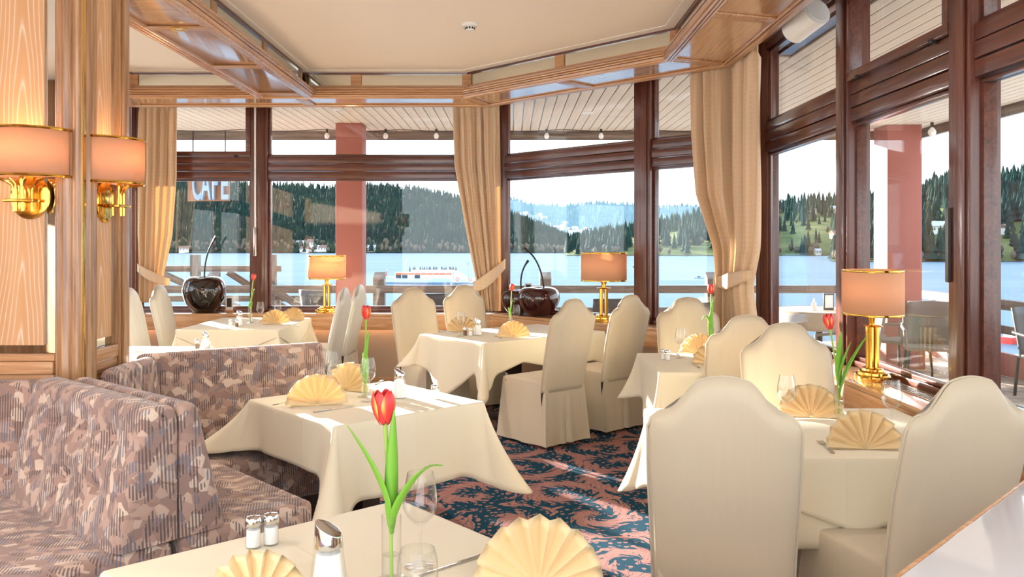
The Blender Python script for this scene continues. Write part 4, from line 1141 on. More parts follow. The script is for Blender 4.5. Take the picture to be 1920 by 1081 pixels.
def tieback(r, path, s0, z0, s1, z1, h, depth=.10):
    def fn(u, v):
        s = s0+(s1-s0)*u; p, n = path(s); q = p+n*(.05+(depth-.05)*math.sin(PI*u)**.5)
        z = z0+(z1-z0)*u**1.2-.02*math.sin(PI*u)
        return Vector((q.x, q.y, z+(v-.5)*h*(.65+.35*math.sin(PI*u))))
    o = MB().grid(24, 6, fn).build('tieback', 'curtain', r, solid=.006); o.matrix_parent_inverse = Matrix.Translation((-r.location.x, -r.location.y, 0))
YT = YB-.24
pathB = lambda s: (Vector((s, YT)), Vector((0, -1)))
sB = lambda px: (px-CX)/F_PX*YT
zB = lambda py: EYE-(py-HZ)/F_PX*YT
r, pth = curtain('beige curtain tied back beside the pillar at the left corner post', pathB, [(2.98, sB(266), sB(335)), (zB(330), sB(264), sB(334)), (zB(440), sB(263), sB(326)), (zB(515), sB(268), sB(312)), (zB(560), sB(266), sB(312)), (zB(566), sB(266), sB(312))], 2.985, zB(566), 5, zB(520))
tieback(r, pth, sB(262), zB(500), sB(322), zB(528), .11, .13)
r, pth = curtain('beige curtain tied back at the corner post between the ferry and the cherries', pathB, [(2.98, sB(849), sB(936)), (zB(310), sB(853), sB(938)), (zB(420), sB(872), sB(939)), (zB(525), sB(893), sB(940)), (zB(582), sB(903), sB(939))], 2.985, zB(582), 6, zB(525))
tieback(r, pth, sB(888), zB(536), sB(947), zB(494), .15, .13)
# right curtain wraps the corner
o_ = .26; s2 = (CB.x+CB.y)-o_*math.sqrt(2); xr = XD-o_; cor = Vector((xr, s2-xr))
def pathC(s):
    if s <= -.12: return cor+Vector((-1, 1)).normalized()*(-s), Vector((-1, -1)).normalized()
    if s >= .12: return cor+Vector((0, -1))*s, Vector((-1, 0))
    k = (s+.12)/.24; a = cor+Vector((-1, 1)).normalized()*.12; b = cor+Vector((0, -1))*.12
    p = a*(1-k)**2+cor*2*k*(1-k)+b*k*k; n = (Vector((-1, -1)).normalized()*(1-k)+Vector((-1, 0))*k).normalized()
    return p, n
r, pth = curtain('long beige curtain tied back in the right corner', pathC, [(2.99, -.43, .52), (2.4, -.42, .50), (1.9, -.38, .50), (1.45, -.22, .48), (1.17, -.18, .36), (.9, -.21, .42), (.5, -.22, .44)], 2.99, .5, 9, 1.17, .05)
tieback(r, pth, -.23, 1.19, .44, 1.26, .12, .15)

# ------------------------------------------------------------------ ceiling and wall fittings
sd_ = (CEIL-EYE)*F_PX/(HZ-44); r = empty('smoke_detector', ((881-CX)/F_PX*sd_, sd_, CEIL), 0, 'round white smoke detector on the cream ceiling', 'smoke detector')
MB().lathe([(0, -.0005), (.062, -.0005), (.064, -.004), (.064, -.016), (.056, -.026), (0, -.026)], 32).build('base', 'white_plastic', r)
MB().lathe([(.036, -.026), (.032, -.05), (.026, -.056), (0, -.056)], 24).build('sensor_head', 'white_plastic', r)
for k in range(10):
    a = 2*PI*k/10; q = MB().box(-.0065, .0065, -.037, -.032, -.045, -.031).build('vent', 'black_frame', r); q.rotation_euler = (0, 0, a)
r = empty('loudspeaker', (XD-.2, 5.38, 2.93), 0, 'white drum-shaped loudspeaker under the soffit above the right curtain', 'speaker')
sp = MB().lathe([(0, -.13), (.075, -.13), (.085, -.12), (.1, .1), (.1, .125), (.085, .13), (0, .13)], 28).build('speaker_drum', 'white_plastic', r); sp.rotation_euler = (D2R(70), 0, D2R(20))
sp2 = MB().lathe([(0, .131), (.082, .131), (.082, .134), (0, .134)], 24).build('speaker_mesh', 'salt', r); sp2.rotation_euler = (D2R(70), 0, D2R(20))
MB().box(-.015, .11, -.015, .015, -.01, .015).build('speaker_bracket', 'dark_metal', r, .003)

# foreground sideboard, bottom right
u1 = Vector((1, 1)).normalized(); v1 = Vector((1, -1)).normalized(); q0 = Vector((.575, 1.246)); 
def ctr(a, b): p = q0+u1*a+v1*b; return (p.x, p.y)
r = empty('sideboard', (q0.x, q0.y, 0), 0, 'white glossy sideboard corner at the bottom right edge', 'sideboard')
for nm, poly, z0, z1, m, bv in (('top', [ctr(-.25, .003), ctr(.9, .003), ctr(.9, .5), ctr(-.25, .5)], .972, 1.0, 'counter_white', .003), ('edge_strip', [ctr(-.25, -.004), ctr(.9, -.004), ctr(.9, .0025), ctr(-.25, .0025)], .972, 1.0, 'oak_fascia', .001), ('body', [ctr(-.22, .03), ctr(.88, .03), ctr(.88, .48), ctr(-.22, .48)], .002, .971, 'oak_vertical', .004)):
    MB().prism(poly, z0, z1).build(nm, m, r, bv).matrix_parent_inverse = Matrix.Translation((-q0.x, -q0.y, 0))
#@@OUTSIDE
# ------------------------------------------------------------------ terrace outside
DZ = -.1
RX, RY, RZ = 5.4, 11.2, 3.0
deck = tag(MB().prism([(-9, YB+.1), (CB.x, YB+.1), (XD+.1, 6.8), (XD+.1, -2), (6.2, -2), (6.2, 13.6), (-9, 13.6)], DZ-.2, DZ-.016).build('terrace_deck', 'rail_timber', smooth=False), kind='structure')
src = None
k = 0; x = XD+.12
while x < 6.1:
    if src is None:
        src = MB().box(0, .136, 0, 1, -.015, 0).build('deck_board', 'deck_timber', deck, smooth=False); o = src
    else:
        o = src.copy(); COL.objects.link(o); o.parent = deck
    o.location = (x, 0, DZ); o.scale = (1, 13.55, 1); x += .142
x = XD+.12-.142
while x > -6:
    y0 = 6.85+(XD-x) if x > CB.x else YB+.1
    o = src.copy(); COL.objects.link(o); o.parent = deck; o.location = (x, y0+.1, DZ); o.scale = (1, 13.5-y0, 1); x -= .142
# roof soffit
roof = tag(MB().prism([(-9, YB+.06), (CB.x, YB+.06), (XD+.06, 6.78), (XD+.06, -2), (RX, -2), (RX, RY), (-9, RY)], RZ+.014, RZ+.12).build('terrace_roof', 'mahogany', smooth=False), kind='structure')
src = None; x = RX-.112
while x > -7.5:
    y0 = -1.9 if x > XD+.07 else (6.8+(XD-x)+.02 if x > CB.x else YB+.08)
    if src is None:
        src = MB().box(0, .100, 0, 1, 0, .0135).build('soffit_plank', 'soffit_plank', roof, smooth=False); o = src
    else:
        o = src.copy(); COL.objects.link(o); o.parent = roof
    o.location = (x, y0, RZ); o.scale = (1, RY-.02-y0, 1); x -= .112
bar('roof_fascia', (-9, RY+.03, 2.965), (RX+.06, RY+.03, 2.965), .15, .04, 'rail_timber', roof)
bar('gutter', (-9, RY+.09, 2.925), (RX+.12, RY+.09, 2.925), .06, .07, 'white_plastic', roof)
bar('roof_fascia', (RX+.03, -2, 2.965), (RX+.03, RY, 2.965), .15, .04, 'rail_timber', roof)
bar('gutter', (RX+.09, -2, 2.925), (RX+.09, RY+.05, 2.925), .06, .07, 'white_plastic', roof)
for px, D, lab in ((635, 9.35, 'flat round spotlight in the plank ceiling of the terrace above the column'), (1102, 9.6, 'flat round spotlight in the plank ceiling of the terrace beyond the lamp')):
    tag(MB().lathe([(0, -.012), (.06, -.012), (.075, -.004), (.075, 0), (0, 0)], 24).build('ceiling_spotlight', 'white_plastic'), lab, 'spotlight').location = ((px-CX)/F_PX*D, D, RZ-.0006)
# string-light bulbs along the edge
for px, lab in ((613, 'string-light bulb at the roof edge left of the terrace column'), (723, 'string-light bulb at the roof edge right of the terrace column'), (818, 'string-light bulb at the roof edge left of the middle curtain'), (1025, 'string-light bulb at the roof edge above the cherries'), (1127, 'string-light bulb at the roof edge above the peach lamp')):
    r = empty('light_bulb', ((px-CX)/F_PX*10.9, 10.9, 2.99), 0, lab, 'light bulb', 'string-light bulbs under the terrace roof')
    MB().tube([(0, 0, 0), (0, 0, -.05)], .016, 8).build('socket', 'dark_metal', r)
    MB().lathe([(.012, -.05), (.03, -.075), (.034, -.1), (.022, -.125), (0, -.132)], 14).build('glass', 'bulb', r)
r = empty('light_bulb', (5.2, 10.3, 2.99), 0, 'clear bulb hanging at the roof corner right of the red column', 'light bulb', 'string-light bulbs under the terrace roof')
MB().tube([(0, 0, 0), (0, 0, -.06)], .02, 8).build('socket', 'dark_metal', r)
MB().lathe([(.015, -.06), (.045, -.1), (.05, -.13), (.03, -.17), (0, -.178)], 14).build('glass', 'bulb', r)
tag(MB().tube([((px-CX)/F_PX*10.92, 10.92, 2.985-.02*abs(math.sin(px/48.))) for px in range(330, 1330, 12)], .006, 6).build('light_cable', 'dark_metal'), 'thin dark cable of the string lights along the roof edge', 'cable')
# columns
def column(x, y, w, d, label):
    r = empty('terrace_column', (x, y, DZ), 0, label, 'column')
    MB().box(-w/2, w/2, -d/2, d/2, .002, RZ-DZ-.002).build('shaft', 'column_paint', r, .006)
    MB().box(-w/2-.03, w/2+.03, -d/2-.03, d/2+.03, .001, .55).build('plinth', 'column_paint', r, .01)
column(-2.04, 10.55, .33, .3, 'square salmon terrace column behind the lit lamp')
column(4.98, 10.75, .44, .4, 'square salmon terrace column at the roof corner behind the large lamp')
# railings
def railing(name, p0, p1, ztop, label, nposts, mids=(.42,), panel=False, knob=.16):
    r = empty(name, (p0[0], p0[1], DZ), 0, label, 'railing'); inv = Matrix.Translation((-p0[0], -p0[1], -DZ))
    def B(nm, a, b, h, d, m='rail_timber'):
        o = bar(nm, a, b, h, d, m, None, .006); o.parent = r; o.matrix_parent_inverse = inv
    B('top_rail', (p0[0], p0[1], ztop-.06), (p1[0], p1[1], ztop-.06), .12, .09)
    for z in mids: B('mid_rail', (p0[0], p0[1], z), (p1[0], p1[1], z), .1, .05)
    n = Vector((p1[1]-p0[1], -(p1[0]-p0[0]))).normalized()
    for k in range(nposts):
        t = k/(nposts-1); x = p0[0]+(p1[0]-p0[0])*t+n.x*-.12; y = p0[1]+(p1[1]-p0[1])*t+n.y*-.12
        o = MB().add([(-.09, -.09, 0), (.09, -.09, 0), (.09, .09, 0), (-.09, .09, 0), (-.09, -.09, ztop-DZ+knob-.05), (.09, -.09, ztop-DZ+knob-.05), (.09, .09, ztop-DZ+knob+.05), (-.09, .09, ztop-DZ+knob+.05)], [(0, 3, 2, 1), (4, 5, 6, 7), (0, 1, 5, 4), (1, 2, 6, 5), (2, 3, 7, 6), (3, 0, 4, 7)]).build('post', 'rail_timber', r, .006)
        o.location = (x-p0[0], y-p0[1], .001)
    if panel: B('parapet_panel', (p0[0], p0[1], .05), (p1[0], p1[1], .05), .27, .06, 'column_paint')
railing('terrace_railing', (-7.5, 13.3), (5.9, 13.3), .82, 'dark timber terrace railing running along the lake side', 6)
railing('terrace_railing', (5.9, 13.1), (5.9, 1.0), .82, 'timber railing along the right side of the terrace', 6, (.46,), True)
# stair structure with sunlit timbers on the left
st = empty('stair_railing', (-5.6, 14.2, DZ), 0, 'weathered timber stair railing with slanting braces behind the black cherry', 'railing')
def SB(nm, a, b, h, d):
    o = bar(nm, a, b, h, d, 'rail_timber', None, .006); o.parent = st; o.matrix_parent_inverse = Matrix.Translation((5.6, -14.2, -DZ))
SB('top_rail', (-7.4, 14.2, 1.06), (-3.95, 14.2, 1.06), .1, .12); SB('mid_rail', (-7.4, 14.2, .55), (-3.6, 14.2, .55), .1, .06)
for x in (-7.2, -5.4, -4.1): SB('post', (x, 14.2, DZ+.002), (x, 14.2, 1.3), .14, .14)
for a, b in (((-5.9, 14.05, .98), (-4.4, 14.05, .3)), ((-4.4, 14.05, .98), (-2.9, 14.05, -.05)), ((-4.9, 14.35, 1.0), (-3.4, 14.35, .05))): SB('brace', a, b, .11, .06)
# terrace chairs
def rattan_chair(loc, rz, label, m='rattan'):
    r = empty('terrace_chair', loc, rz, label, 'chair', 'grey woven terrace chairs')
    MB().grid(9, 7, lambda u, v: Vector(((u-.5)*.5, -.2-.1*v+.05*(abs(u-.5)*2)**2, .42+.5*v))).build('backrest', m, r, solid=.025)
    MB().box(-.25, .25, -.22, .24, .40, .44).build('seat', m, r, .012)
    for s in (-1, 1):
        MB().tube([(s*.25, .22, .41), (s*.27, .22, .62), (s*.27, -.1, .64), (s*.25, -.24, .66)], .018, 8).build('armrest', m, r)
        for y in (-.2, .2): MB().tube([(s*.22, y, .40), (s*.25, y*1.1, .002)], .016, 8).build('leg', 'dark_metal', r)
def rc(px, D, rz, label, m='rattan', x=None):
    rattan_chair(((px-CX)/F_PX*D if x is None else x, D, DZ+.001), D2R(rz), label, m)
rc(1140, 10.4, 8, 'dark woven terrace chair outside behind the peach lamp')
rc(806, 11.4, 25, 'grey woven terrace chair outside between two indoor chairs')
rc(608, 12.2, -30, 'grey woven terrace chair outside behind the lit lamp')
rc(1355, 9.2, -150, 'dark woven terrace chair outside in the right corner by the tulip')
rc(1742, 9.4, 160, 'grey covered terrace chair outside right of the large lamp', 'grey_wrap')
rc(1692, 10.0, 30, 'grey covered terrace chair outside half hidden by the large lamp', 'grey_wrap')
rc(1592, 8.6, 100, 'grey terrace chair outside low behind the lamp column', 'grey_wrap')
rc(1972, 8.6, 200, 'woven terrace chair cut by the right edge of the picture', 'rattan')
# terrace table with cloth, menu and bottle
tx, ty = (1536-CX)/F_PX*10.6, 10.6
r = empty('terrace_table', (tx, ty, DZ+.001), 0, 'round terrace table with brown cloth outside the right window', 'table')
MB().lathe([(0, .73), (.6, .73), (.6, .75), (0, .75)], 32).build('table_top', 'terrace_cloth', r)
mb = MB().grid(64, 5, lambda u, v: (lambda a: Vector(((.605+.06*v+.015*math.sin(a*12)*v)*math.cos(a), (.605+.06*v+.015*math.sin(a*12)*v)*math.sin(a), .755-.22*v)))(2*PI*u), wrap=True); mb.build('cloth_skirt', 'terrace_cloth', r, solid=.003)
MB().tube([(0, 0, 0), (0, 0, .73)], .04, 10).build('pedestal', 'dark_metal', r)
MB().lathe([(0, .001), (.25, .001), (.25, .03), (.04, .05), (0, .05)], 24).build('foot', 'dark_metal', r)
r = empty('menu_stand', (tx+.08, ty-.1, DZ+.752), D2R(10), 'dark menu stand on the terrace table', 'menu')
MB().box(-.07, .07, -.012, .012, .001, .21).build('frame', 'black_frame', r, .004); MB().box(-.055, .055, -.014, -.0125, .03, .19).build('sheet', 'paper', r)
tag(MB().lathe([(0, 0), (.03, .0), (.032, .005), (.03, .09), (.012, .11), (.012, .13), (.008, .15), (0, .15)], 16).build('hand_bottle', 'white_plastic'), 'small white pump bottle on the terrace table', 'bottle').location = (tx-.12, ty-.15, DZ+.752)
# menu card holders on the sills
for (x, y, z, rz, lab) in (((430-CX)/F_PX*(YB-.1), YB-.1, SILL+.001, 0, 'small upright photo card beside the black cherry'),):
    r = empty('card_holder', (x, y, z), rz, lab, 'card')
    MB().box(-.05, .05, -.008, .008, 0, .02).build('card_foot', 'oak', r, .002); MB().box(-.038, .038, -.003, .003, .02, .16).build('card', 'paper', r); MB().box(-.026, .026, -.0036, -.0031, .05, .145).build('picture', 'black_frame', r)
pc = c_sill(991, .05)
r = empty('card_holder', (pc.x, pc.y, SILL+.035), D2R(-45), 'small photo card behind the shorter cherry stem', 'card')
MB().box(-.05, .05, -.003, .003, .19, .28).build('card', 'paper', r); MB().box(-.036, .036, -.0036, -.0031, .205, .265).build('picture', 'black_frame', r); MB().tube([(0, 0, .001), (0, 0, .2)], .006, 8).build('card_stem', 'steel', r)
# hung letters standing in for CAFE lettering reflected in the window
sg = empty('cafe_reflection', (-4.02, 11.05, 2.3), D2R(-6), 'CAFE lettering reflected in the left window, built as pale blue letters on a hung brown board', 'sign')
MB().box(-.32, .26, .03, .06, -.245, .26).build('board', 'sign_brown', sg, .006)
for i, chh in enumerate('CAFE'):
    cu = bpy.data.curves.new('letter', 'FONT'); cu.body = chh; cu.size = .46; cu.extrude = .025; cu.align_x = 'CENTER'; cu.offset = .006
    tmp = bpy.data.objects.new('tmp_letter', cu); COL.objects.link(tmp); bpy.context.view_layer.update()
    me = bpy.data.meshes.new_from_object(tmp.evaluated_get(bpy.context.evaluated_depsgraph_get())); bpy.data.objects.remove(tmp)
    o = bpy.data.objects.new('letter', me); COL.objects.link(o); o.parent = sg; o.location = (-.165+.125*i, .0, -.22); o.rotation_euler = (PI/2, 0, 0); o.scale = (.42, 1.3, 1)
    me.materials.clear(); me.materials.append(MATS['sign_blue'])
for x in (-.25, .2): MB().tube([(x, .045, .26), (x, .045, .70)], .008, 6).build('hanger', 'dark_metal', sg)

# ------------------------------------------------------------------ lake, hills, woods
LZ = -12.0
lake = tag(MB().box(-6000, 6000, 14.5, 9000, LZ-1, LZ).build('lake', 'lake_water', smooth=False), kind='structure')
def shoreD(py): return (EYE-LZ)*F_PX/(py-HZ)
HILLS = [
    ('hillside_left', 'spruce', [-900, 0, 300, 480, 560, 640, 700, 770, 860, 930, 1000, 1050, 1110], [320, 318, 338, 348, 352, 356, 350, 356, 374, 392, 420, 442, 468], 474, 1900, 'dark wooded hill rising behind the ferry and the left windows', 16, 1),
    ('hillside_far', 'far_forest', [500, 880, 960, 1000, 1060, 1120, 1180, 1230, 1280, 1340, 1420, 1500, 1700], [400, 380, 374, 384, 388, 381, 384, 392, 386, 388, 396, 400, 410], 462, 5200, 'distant blue forested mountain ridge in the middle', 16, 0),
    ('hillside_low', 'meadow', [1060, 1100, 1150, 1240, 1300, 1400, 1475, 1540, 1600, 1650, 1700, 1800], [464, 448, 438, 424, 408, 390, 384, 378, 378, 374, 366, 360], 479, 1500, 'low wooded hill with a meadow right of the peach lamp', 15, 1),
    ('hillside_right', 'meadow', [1560, 1620, 1690, 1730, 1785, 1850, 1900, 2000, 2300, 2800], [485, 440, 385, 362, 345, 348, 340, 322, 300, 290], 490, 950, 'steep wooded hill with houses beyond the right windows', 15, 1),
]
TREES = []
HP = {}
rt = random.Random(21)
for nm, m, xs, ys, shore, Dr, lab, th, wood in HILLS:
    D0 = shoreD(shore)
    def hill_pt(px, v, xs=xs, ys=ys, D0=D0, Dr=Dr):
        D = D0+(Dr-D0)*v; yr = interp(xs, ys, px); zr = EYE+(HZ-yr)/F_PX*Dr
        bump = .5*math.sin(px*.045+v*3)+.5*math.sin(px*.017-v*7+1)
        f = v**.85; z = LZ+.5+(zr-LZ)*f*(1+.05*bump*math.sin(PI*v))
        return Vector(((px-CX)/F_PX*D, D, max(z, LZ+.3)))
    HP[nm] = hill_pt
    nx = int((xs[-1]-xs[0])/12); nv = 16
    mb = MB().grid(nx, nv, lambda u, v: hill_pt(xs[0]+(xs[-1]-xs[0])*u, v))
    back = len(mb.v)
    o = mb.grid(nx, 2, lambda u, v: hill_pt(xs[0]+(xs[-1]-xs[0])*u, 1)+Vector((0, 400*v, -(hill_pt(xs[0]+(xs[-1]-xs[0])*u, 1).z-LZ+2)*v))).build(nm, m)
    tag(o, kind='structure')
    if wood:
        cnt = {'hillside_left': 9000, 'hillside_low': 2600, 'hillside_right': 2400}[nm]
        lo, hi = max(xs[0], 150), min(xs[-1], 1990)
        for _ in range(cnt):
            px = rt.uniform(lo, hi); v = rt.random()**1.1
            p = hill_pt(px, v)
            dens = math.sin(px*.021+v*5)+math.sin(px*.047-v*9+2)
            if nm != 'hillside_left':
                # meadow clearings in the lower half
                if v < .62 and dens > -.1 and rt.random() < .86: continue
            bare = (v < .05 and rt.random() < .6) or rt.random() < (.05 if nm == 'hillside_left' else .12)
            h = (rt.uniform(10, 19) if nm == 'hillside_left' else rt.uniform(12, 24)) if not bare else rt.uniform(6, 11)
            TREES.append((p, h, bare, h/p.y, nm))
    else:
        for _ in range(2600):
            px = rt.uniform(900, 1480); v = .15+.85*rt.random(); p = hill_pt(px, v); TREES.append((p, rt.uniform(20, 34), False, .0001, nm))
def spruce_geo(n=6):
    vs = []; fs = []
    for (z0, z1, r) in ((.06, .5, .21), (.3, .76, .155), (.56, 1.0, .1)):
        o = len(vs); vs += [(r*math.cos(2*PI*i/n), r*math.sin(2*PI*i/n), z0) for i in range(n)]+[(0, 0, z1)]; fs += [(o+i, o+(i+1) % n, o+n) for i in range(n)]
    return vs, fs
def bare_geo():
    vs = [(0, 0, 1.0)]; fs = []; n = 6
    for z, r in ((.82, .2), (.55, .30), (.3, .22), (.12, .05)):
        vs += [(r*math.cos(2*PI*i/n+z*3), r*math.sin(2*PI*i/n+z*3), z) for i in range(n)]
    fs += [(0, 1+i, 1+(i+1) % n) for i in range(n)]
    for j in range(3): fs += [(1+j*n+i, 1+(j+1)*n+i, 1+(j+1)*n+(i+1) % n, 1+j*n+(i+1) % n) for i in range(n)]
    return vs, fs
SG, BG = spruce_geo(), bare_geo()
def in_view(p):
    px = CX+p.x/p.y*F_PX
    return 336 < px < 462 or 512 < px < 628 or 692 < px < 850 or 965 < px < 1195 or 1242 < px < 1330 or 1478 < px < 1580 or 1728 < px < 1783 or 1876 < px < 1918
TREES.sort(key=lambda t: -t[3] if in_view(t[0]) else 1)
mesh_s = bpy.data.meshes.new('conifer'); mesh_s.from_pydata(SG[0], [], SG[1]); mesh_s.materials.append(MATS['spruce'])
mesh_b = bpy.data.meshes.new('bare_tree'); mesh_b.from_pydata(BG[0], [], BG[1]); mesh_b.materials.append(MATS['bare_tree'])
where = {'hillside_left': 'on the wooded hill behind the ferry', 'hillside_low': 'on the low hill right of the peach lamp', 'hillside_right': 'on the hillside beyond the right windows'}
nc = nb_ = 0; rest = []
for t in TREES:
    p, h, bare, ap, nm = t
    if in_view(p) and nm in where and ((nc < 300 and not bare) or (nb_ < 150 and bare)):
        o = bpy.data.objects.new('bare_tree' if bare else 'conifer', mesh_b if bare else mesh_s); COL.objects.link(o)
        o.location = p-Vector((0, 0, .4)); s = h; o.scale = (s*rt.uniform(.85, 1.2),)*2+(s,); o.rotation_euler = (0, 0, rt.uniform(0, 6))
        tag(o, ('bare greyish tree ' if bare else 'dark green conifer ')+where[nm], 'tree', ('bare trees ' if bare else 'conifers ')+where[nm])
        if bare: nb_ += 1
        else: nc += 1
    else: rest.append(t)
for bare, nm_, m in ((False, 'conifer_forest', 'spruce'), (True, 'bare_woodland', 'bare_tree')):
    mb = MB(); G = BG if bare else SG
    for p, h, b, ap, nm in rest:
        if b != bare: continue
        ca, sa = math.cos(h*7), math.sin(h*7)
        mb.add([(p.x+(x*ca-y*sa)*h, p.y+(x*sa+y*ca)*h, p.z-.4+z*h) for x, y, z in G[0]], G[1])
    tag(mb.build(nm_, m, smooth=False), 'dense conifer forest covering the hills across the lake' if not bare else 'greyish bare woodland scattered along the far shore', 'forest' if not bare else 'woodland', kind='stuff')
# houses
def ground(hill, px, py):
    best = min((HP[hill](px, k/200) for k in range(201)), key=lambda p: abs(HZ-(p.z-EYE)/p.y*F_PX-py)); return best
def house(px, py, D, w, d, h, rz, label, roof='house_roof', group=None):
    p = ground(D, px, py); r = empty('house', p, rz, label, 'house', group)
    MB().box(-w/2, w/2, -d/2, d/2, -4, h).build('wall', 'house_wall', r)
    MB().add([(-w*.56, -d*.62, h-.2), (w*.56, -d*.62, h-.2), (w*.56, d*.62, h-.2), (-w*.56, d*.62, h-.2), (-w*.56, 0, h+d*.42), (w*.56, 0, h+d*.42)], [(0, 1, 5, 4), (2, 3, 4, 5), (0, 4, 3), (1, 2, 5), (0, 3, 2, 1)]).build('roof', roof, r, smooth=False)
    n = max(2, int(w/3.2))
    for k in range(n):
        x = -w/2+w*(k+.5)/n; MB().box(x-.6, x+.6, -d/2-.06, -d/2+.02, h*.35, h*.75).build('window', 'house_window', r)
def hd(v, shore=490, Dr=950): D0 = shoreD(shore); return D0+(Dr-D0)*v
house(1757, 436, 'hillside_right', 26, 10, 5.5, .05, 'long low building with grey roof on the right hillside', 'house_roof_grey')
house(1567, 447, 'hillside_low', 11, 9, 6, .3, 'white gabled house on the slope left of the lamp shade')
house(1522, 402, 'hillside_low', 12, 9, 6, -.2, 'chalet with wide roof high on the slope beyond the right curtain')
house(1572, 400, 'hillside_low', 22, 9, 8, .1, 'pale hotel block high on the slope left of the window post', 'house_roof_grey')
house(1533, 477, 'hillside_low', 6, 5, 4, .1, 'small white boathouse on the shore beyond the right window', 'house_roof_grey')
house(1882, 438, 'hillside_right', 8, 7, 5, .8, 'white gable on the hillside at the right edge')
for k, (px, py) in enumerate(((1003, 412), (1012, 408), (1020, 414), (1030, 428), (1042, 432), (1055, 430), (1066, 436), (1078, 434), (1060, 424), (1090, 440), (972, 407), (985, 405), (992, 410), (1048, 440), (1072, 442), (1100, 436))):
    house(px, py, 'hillside_far', 24, 20, 14, rt.uniform(-1, 1), 'tiny white house of the village on the distant mountain slope', 'house_roof_grey' if k % 3 else 'house_roof', 'village houses on the distant slope')
for k, (px, py) in enumerate(((572, 471), (590, 470), (604, 469), (565, 460), (585, 458), (697, 469), (345, 471))):
    house(px, py, 'hillside_left', 12, 8, 4, rt.uniform(-.4, .4), 'small house among trees on the far left shore', 'house_roof_grey' if k % 2 else 'house_roof', 'houses on the far left shore')
# pale meadow patches of the far slope
def meadow_patch(px0, px1, y0, y1, D, label):
    n = 12; mb = MB()
    mb.grid(n, 6, lambda u, v: atd(px0+(px1-px0)*u, (y0+(y1-y0)*u)-(4+10*math.sin(PI*u))*(v-.5), D-60+40*math.sin(PI*v)*1)).build('meadow', 'snow_white')

# ------------------------------------------------------------------ ferry and small boats
FD = 281.0
fr = empty('ferry', ((806-CX)/F_PX*FD, FD, LZ), D2R(-2), 'white lake ferry with orange awnings and passengers on its upper deck', 'boat')
hull = [(-15.6, 0), (-14.0, -1.7), (-8, -2.4), (10, -2.4), (15.0, -1.8), (16.5, 0), (15.0, 1.8), (10, 2.4), (-8, 2.4), (-14.0, 1.7)]
n = len(hull); vs = [(x*.96+.4, y*.85, -.3) for x, y in hull]+[(x, y, 1.2+(.9 if x < -13 else .5 if x > 12 else 0)) for x, y in hull]
MB().add(vs, [tuple(range(n-1, -1, -1)), tuple(range(n, 2*n))]+[(i, (i+1) % n, n+(i+1) % n, n+i) for i in range(n)]).build('hull', 'hull', fr)
MB().box(-15, 15.5, -2.42, 2.42, .15, .35).build('hull_stripe', 'hull_stripe', fr)
cab = MB().box(-11.5, 8.2, -2.1, 2.1, 1.25, 3.55).build('cabin', 'hull', fr, .05)
for k in range(9):
    x0 = -11.2+k*2.12
    for s in (-1, 1):
        MB().box(x0, x0+1.8, s*2.105-.02, s*2.105+.02, 1.6, 2.75).build('window', 'house_window' if k in (0, 1, 3) else 'paper', cab)
        MB().box(x0-.05, x0+1.9, s*2.15-.08, s*2.15+.08, 2.8, 3.4).build('awning', 'awning', cab)
MB().box(-6, 8.6, -2.2, 2.2, 3.56, 3.7).build('upper_deck', 'hull', fr)
for s in (-1, 1): MB().box(-6, 8.6, s*2.15-.04, s*2.15+.04, 3.7, 4.5).build('bulwark', 'hull', fr)
MB().add([(8.25, -2, 1.25), (13.2, -2, 1.25), (13.2, 2, 1.25), (8.25, 2, 1.25), (8.25, -1.8, 4.2), (9.2, -1.8, 4.2), (9.2, 1.8, 4.2), (8.25, 1.8, 4.2)], [(0, 3, 2, 1), (4, 5, 6, 7), (0, 1, 5, 4), (1, 2, 6, 5), (2, 3, 7, 6), (3, 0, 4, 7)]).build('wheelhouse', 'hull', fr, .05)
for x in (9.6, 13.9):
    vs = []; mb = MB(); R, q = .55, .13
    mb.grid(16, 8, lambda u, v: Vector((x+(R+q*math.cos(2*PI*v))*math.cos(2*PI*u), -2.3+q*math.sin(2*PI*v), 1.35+(R+q*math.cos(2*PI*v))*math.sin(2*PI*u))), wrap=True).build('life_ring', 'awning', fr)
for (x, h0, h1, m, nm) in ((-15.3, 1.9, 4.6, 'flag_red', 'stern'), (-8.6, 3.55, 8.4, 'awning', 'mast')):
    MB().tube([(x, 0, h0), (x+.9, 0, h1)], .06, 6).build('flag_pole', 'white_plastic', fr)
    MB().grid(6, 4, lambda u, v: Vector((x+.9-.2*(1-v)-.35*u, .12*math.sin(u*5), h1-.1-1.9*(1-v)-.5*u))).build('flag', m, fr, solid=.03)
pm = MB()   # one continuous little seated/standing figure
pm.lathe([(0, 0), (.26, .0), (.27, .5), (.31, .95), (.27, 1.2), (.11, 1.3), (.10, 1.36), (.17, 1.46), (.17, 1.62), (.08, 1.72), (0, 1.73)], 10, sy=.75)
first = None
mats_p = ['dark_cloth', 'black_frame', 'dark_cloth', 'house_window']
for k, px in enumerate((768, 774, 777, 787, 789, 792, 796, 801, 804, 806, 812, 815, 819, 827, 829, 832, 836, 842, 845, 848, 851, 855, 843, 816)):
    if first is None or k < 4:
        me_o = pm.build('person', mats_p[k % 4]); 
        if k == 0: first = []
        first.append(me_o.data); o = me_o
    else:
        o = bpy.data.objects.new('person', first[k % 4]); COL.objects.link(o)
    X = (px-806)/F_PX*FD
    o.location = (fr.location.x+X, FD+rt.uniform(-1.4, 1.4)-X*math.tan(D2R(2)), LZ+3.72); tag(o, 'tiny figure in dark clothes standing on the upper deck of the ferry', 'person', 'passengers on the ferry upper deck')
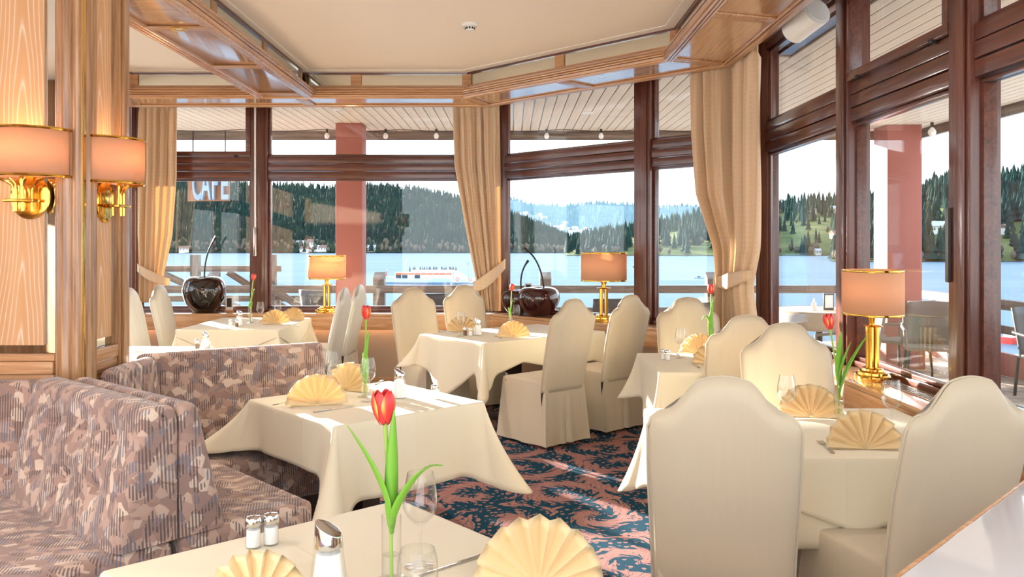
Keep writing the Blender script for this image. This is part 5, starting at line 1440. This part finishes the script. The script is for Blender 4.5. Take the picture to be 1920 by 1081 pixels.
def small_boat(px, py, L, label, m='hull'):
    D = shoreD(py); r = empty('motor_boat', ((px-CX)/F_PX*D, D, LZ), .1, label, 'boat')
    h = [(-L/2, -L*.16), (L*.25, -L*.17), (L/2, 0), (L*.25, L*.17), (-L/2, L*.16)]; n = 5
    MB().add([(x*.92, y*.8, -.1) for x, y in h]+[(x, y, L*.11) for x, y in h], [tuple(range(n-1, -1, -1)), tuple(range(n, 2*n))]+[(i, (i+1) % n, n+(i+1) % n, n+i) for i in range(n)]).build('hull', m, r)
    MB().box(-L*.2, L*.12, -L*.1, L*.1, L*.11, L*.24).build('cabin', 'house_window', r, .03)
small_boat(1334, 524, 4.5, 'small white motor boat on the lake left of the right curtain')
small_boat(1310, 522, 4.5, 'small pale rowing boat on the lake beside the motor boat', 'hull_stripe')
small_boat(1194, 501, 5, 'small dark boat on the lake beside the mullion', 'dark_cloth')
D = 112.0; r = empty('pedal_boat', atd(1903, 648, D), .4, 'red pedal boat moored by the shore at the right edge', 'boat'); r.location.z = LZ
h = [(-2, -1.0), (1.2, -1.0), (2.2, -.4), (2.2, .4), (1.2, 1.0), (-2, 1.0)]; n = 6
MB().add([(x*.85, y*.85, -.1) for x, y in h]+[(x, y, .9) for x, y in h], [tuple(range(n-1, -1, -1)), tuple(range(n, 2*n))]+[(i, (i+1) % n, n+(i+1) % n, n+i) for i in range(n)]).build('hull', 'red_paint', r, .08)
MB().box(-1.2, .6, -.8, .8, .9, 1.25).build('seat_cover', 'salt', r, .06)

# ------------------------------------------------------------------ haze over the lake valley
hz = MB().box(-2500, 2500, 2350, 2950, LZ+.01, 500).build('valley_haze', MATS['paper'], smooth=False)
hm = bpy.data.materials.new('haze'); hm.use_nodes = True; hm.node_tree.nodes.clear()
vsn = hm.node_tree.nodes.new('ShaderNodeVolumeScatter'); vsn.inputs['Color'].default_value = (.34, .66, 1, 1); vsn.inputs['Density'].default_value = .0003; vsn.inputs['Anisotropy'].default_value = .3
ho = hm.node_tree.nodes.new('ShaderNodeOutputMaterial'); hm.node_tree.links.new(vsn.outputs[0], ho.inputs['Volume'])
hz.data.materials.clear(); hz.data.materials.append(hm)
tag(hz, 'thin blue haze hanging in front of the distant mountain', 'haze', kind='stuff')
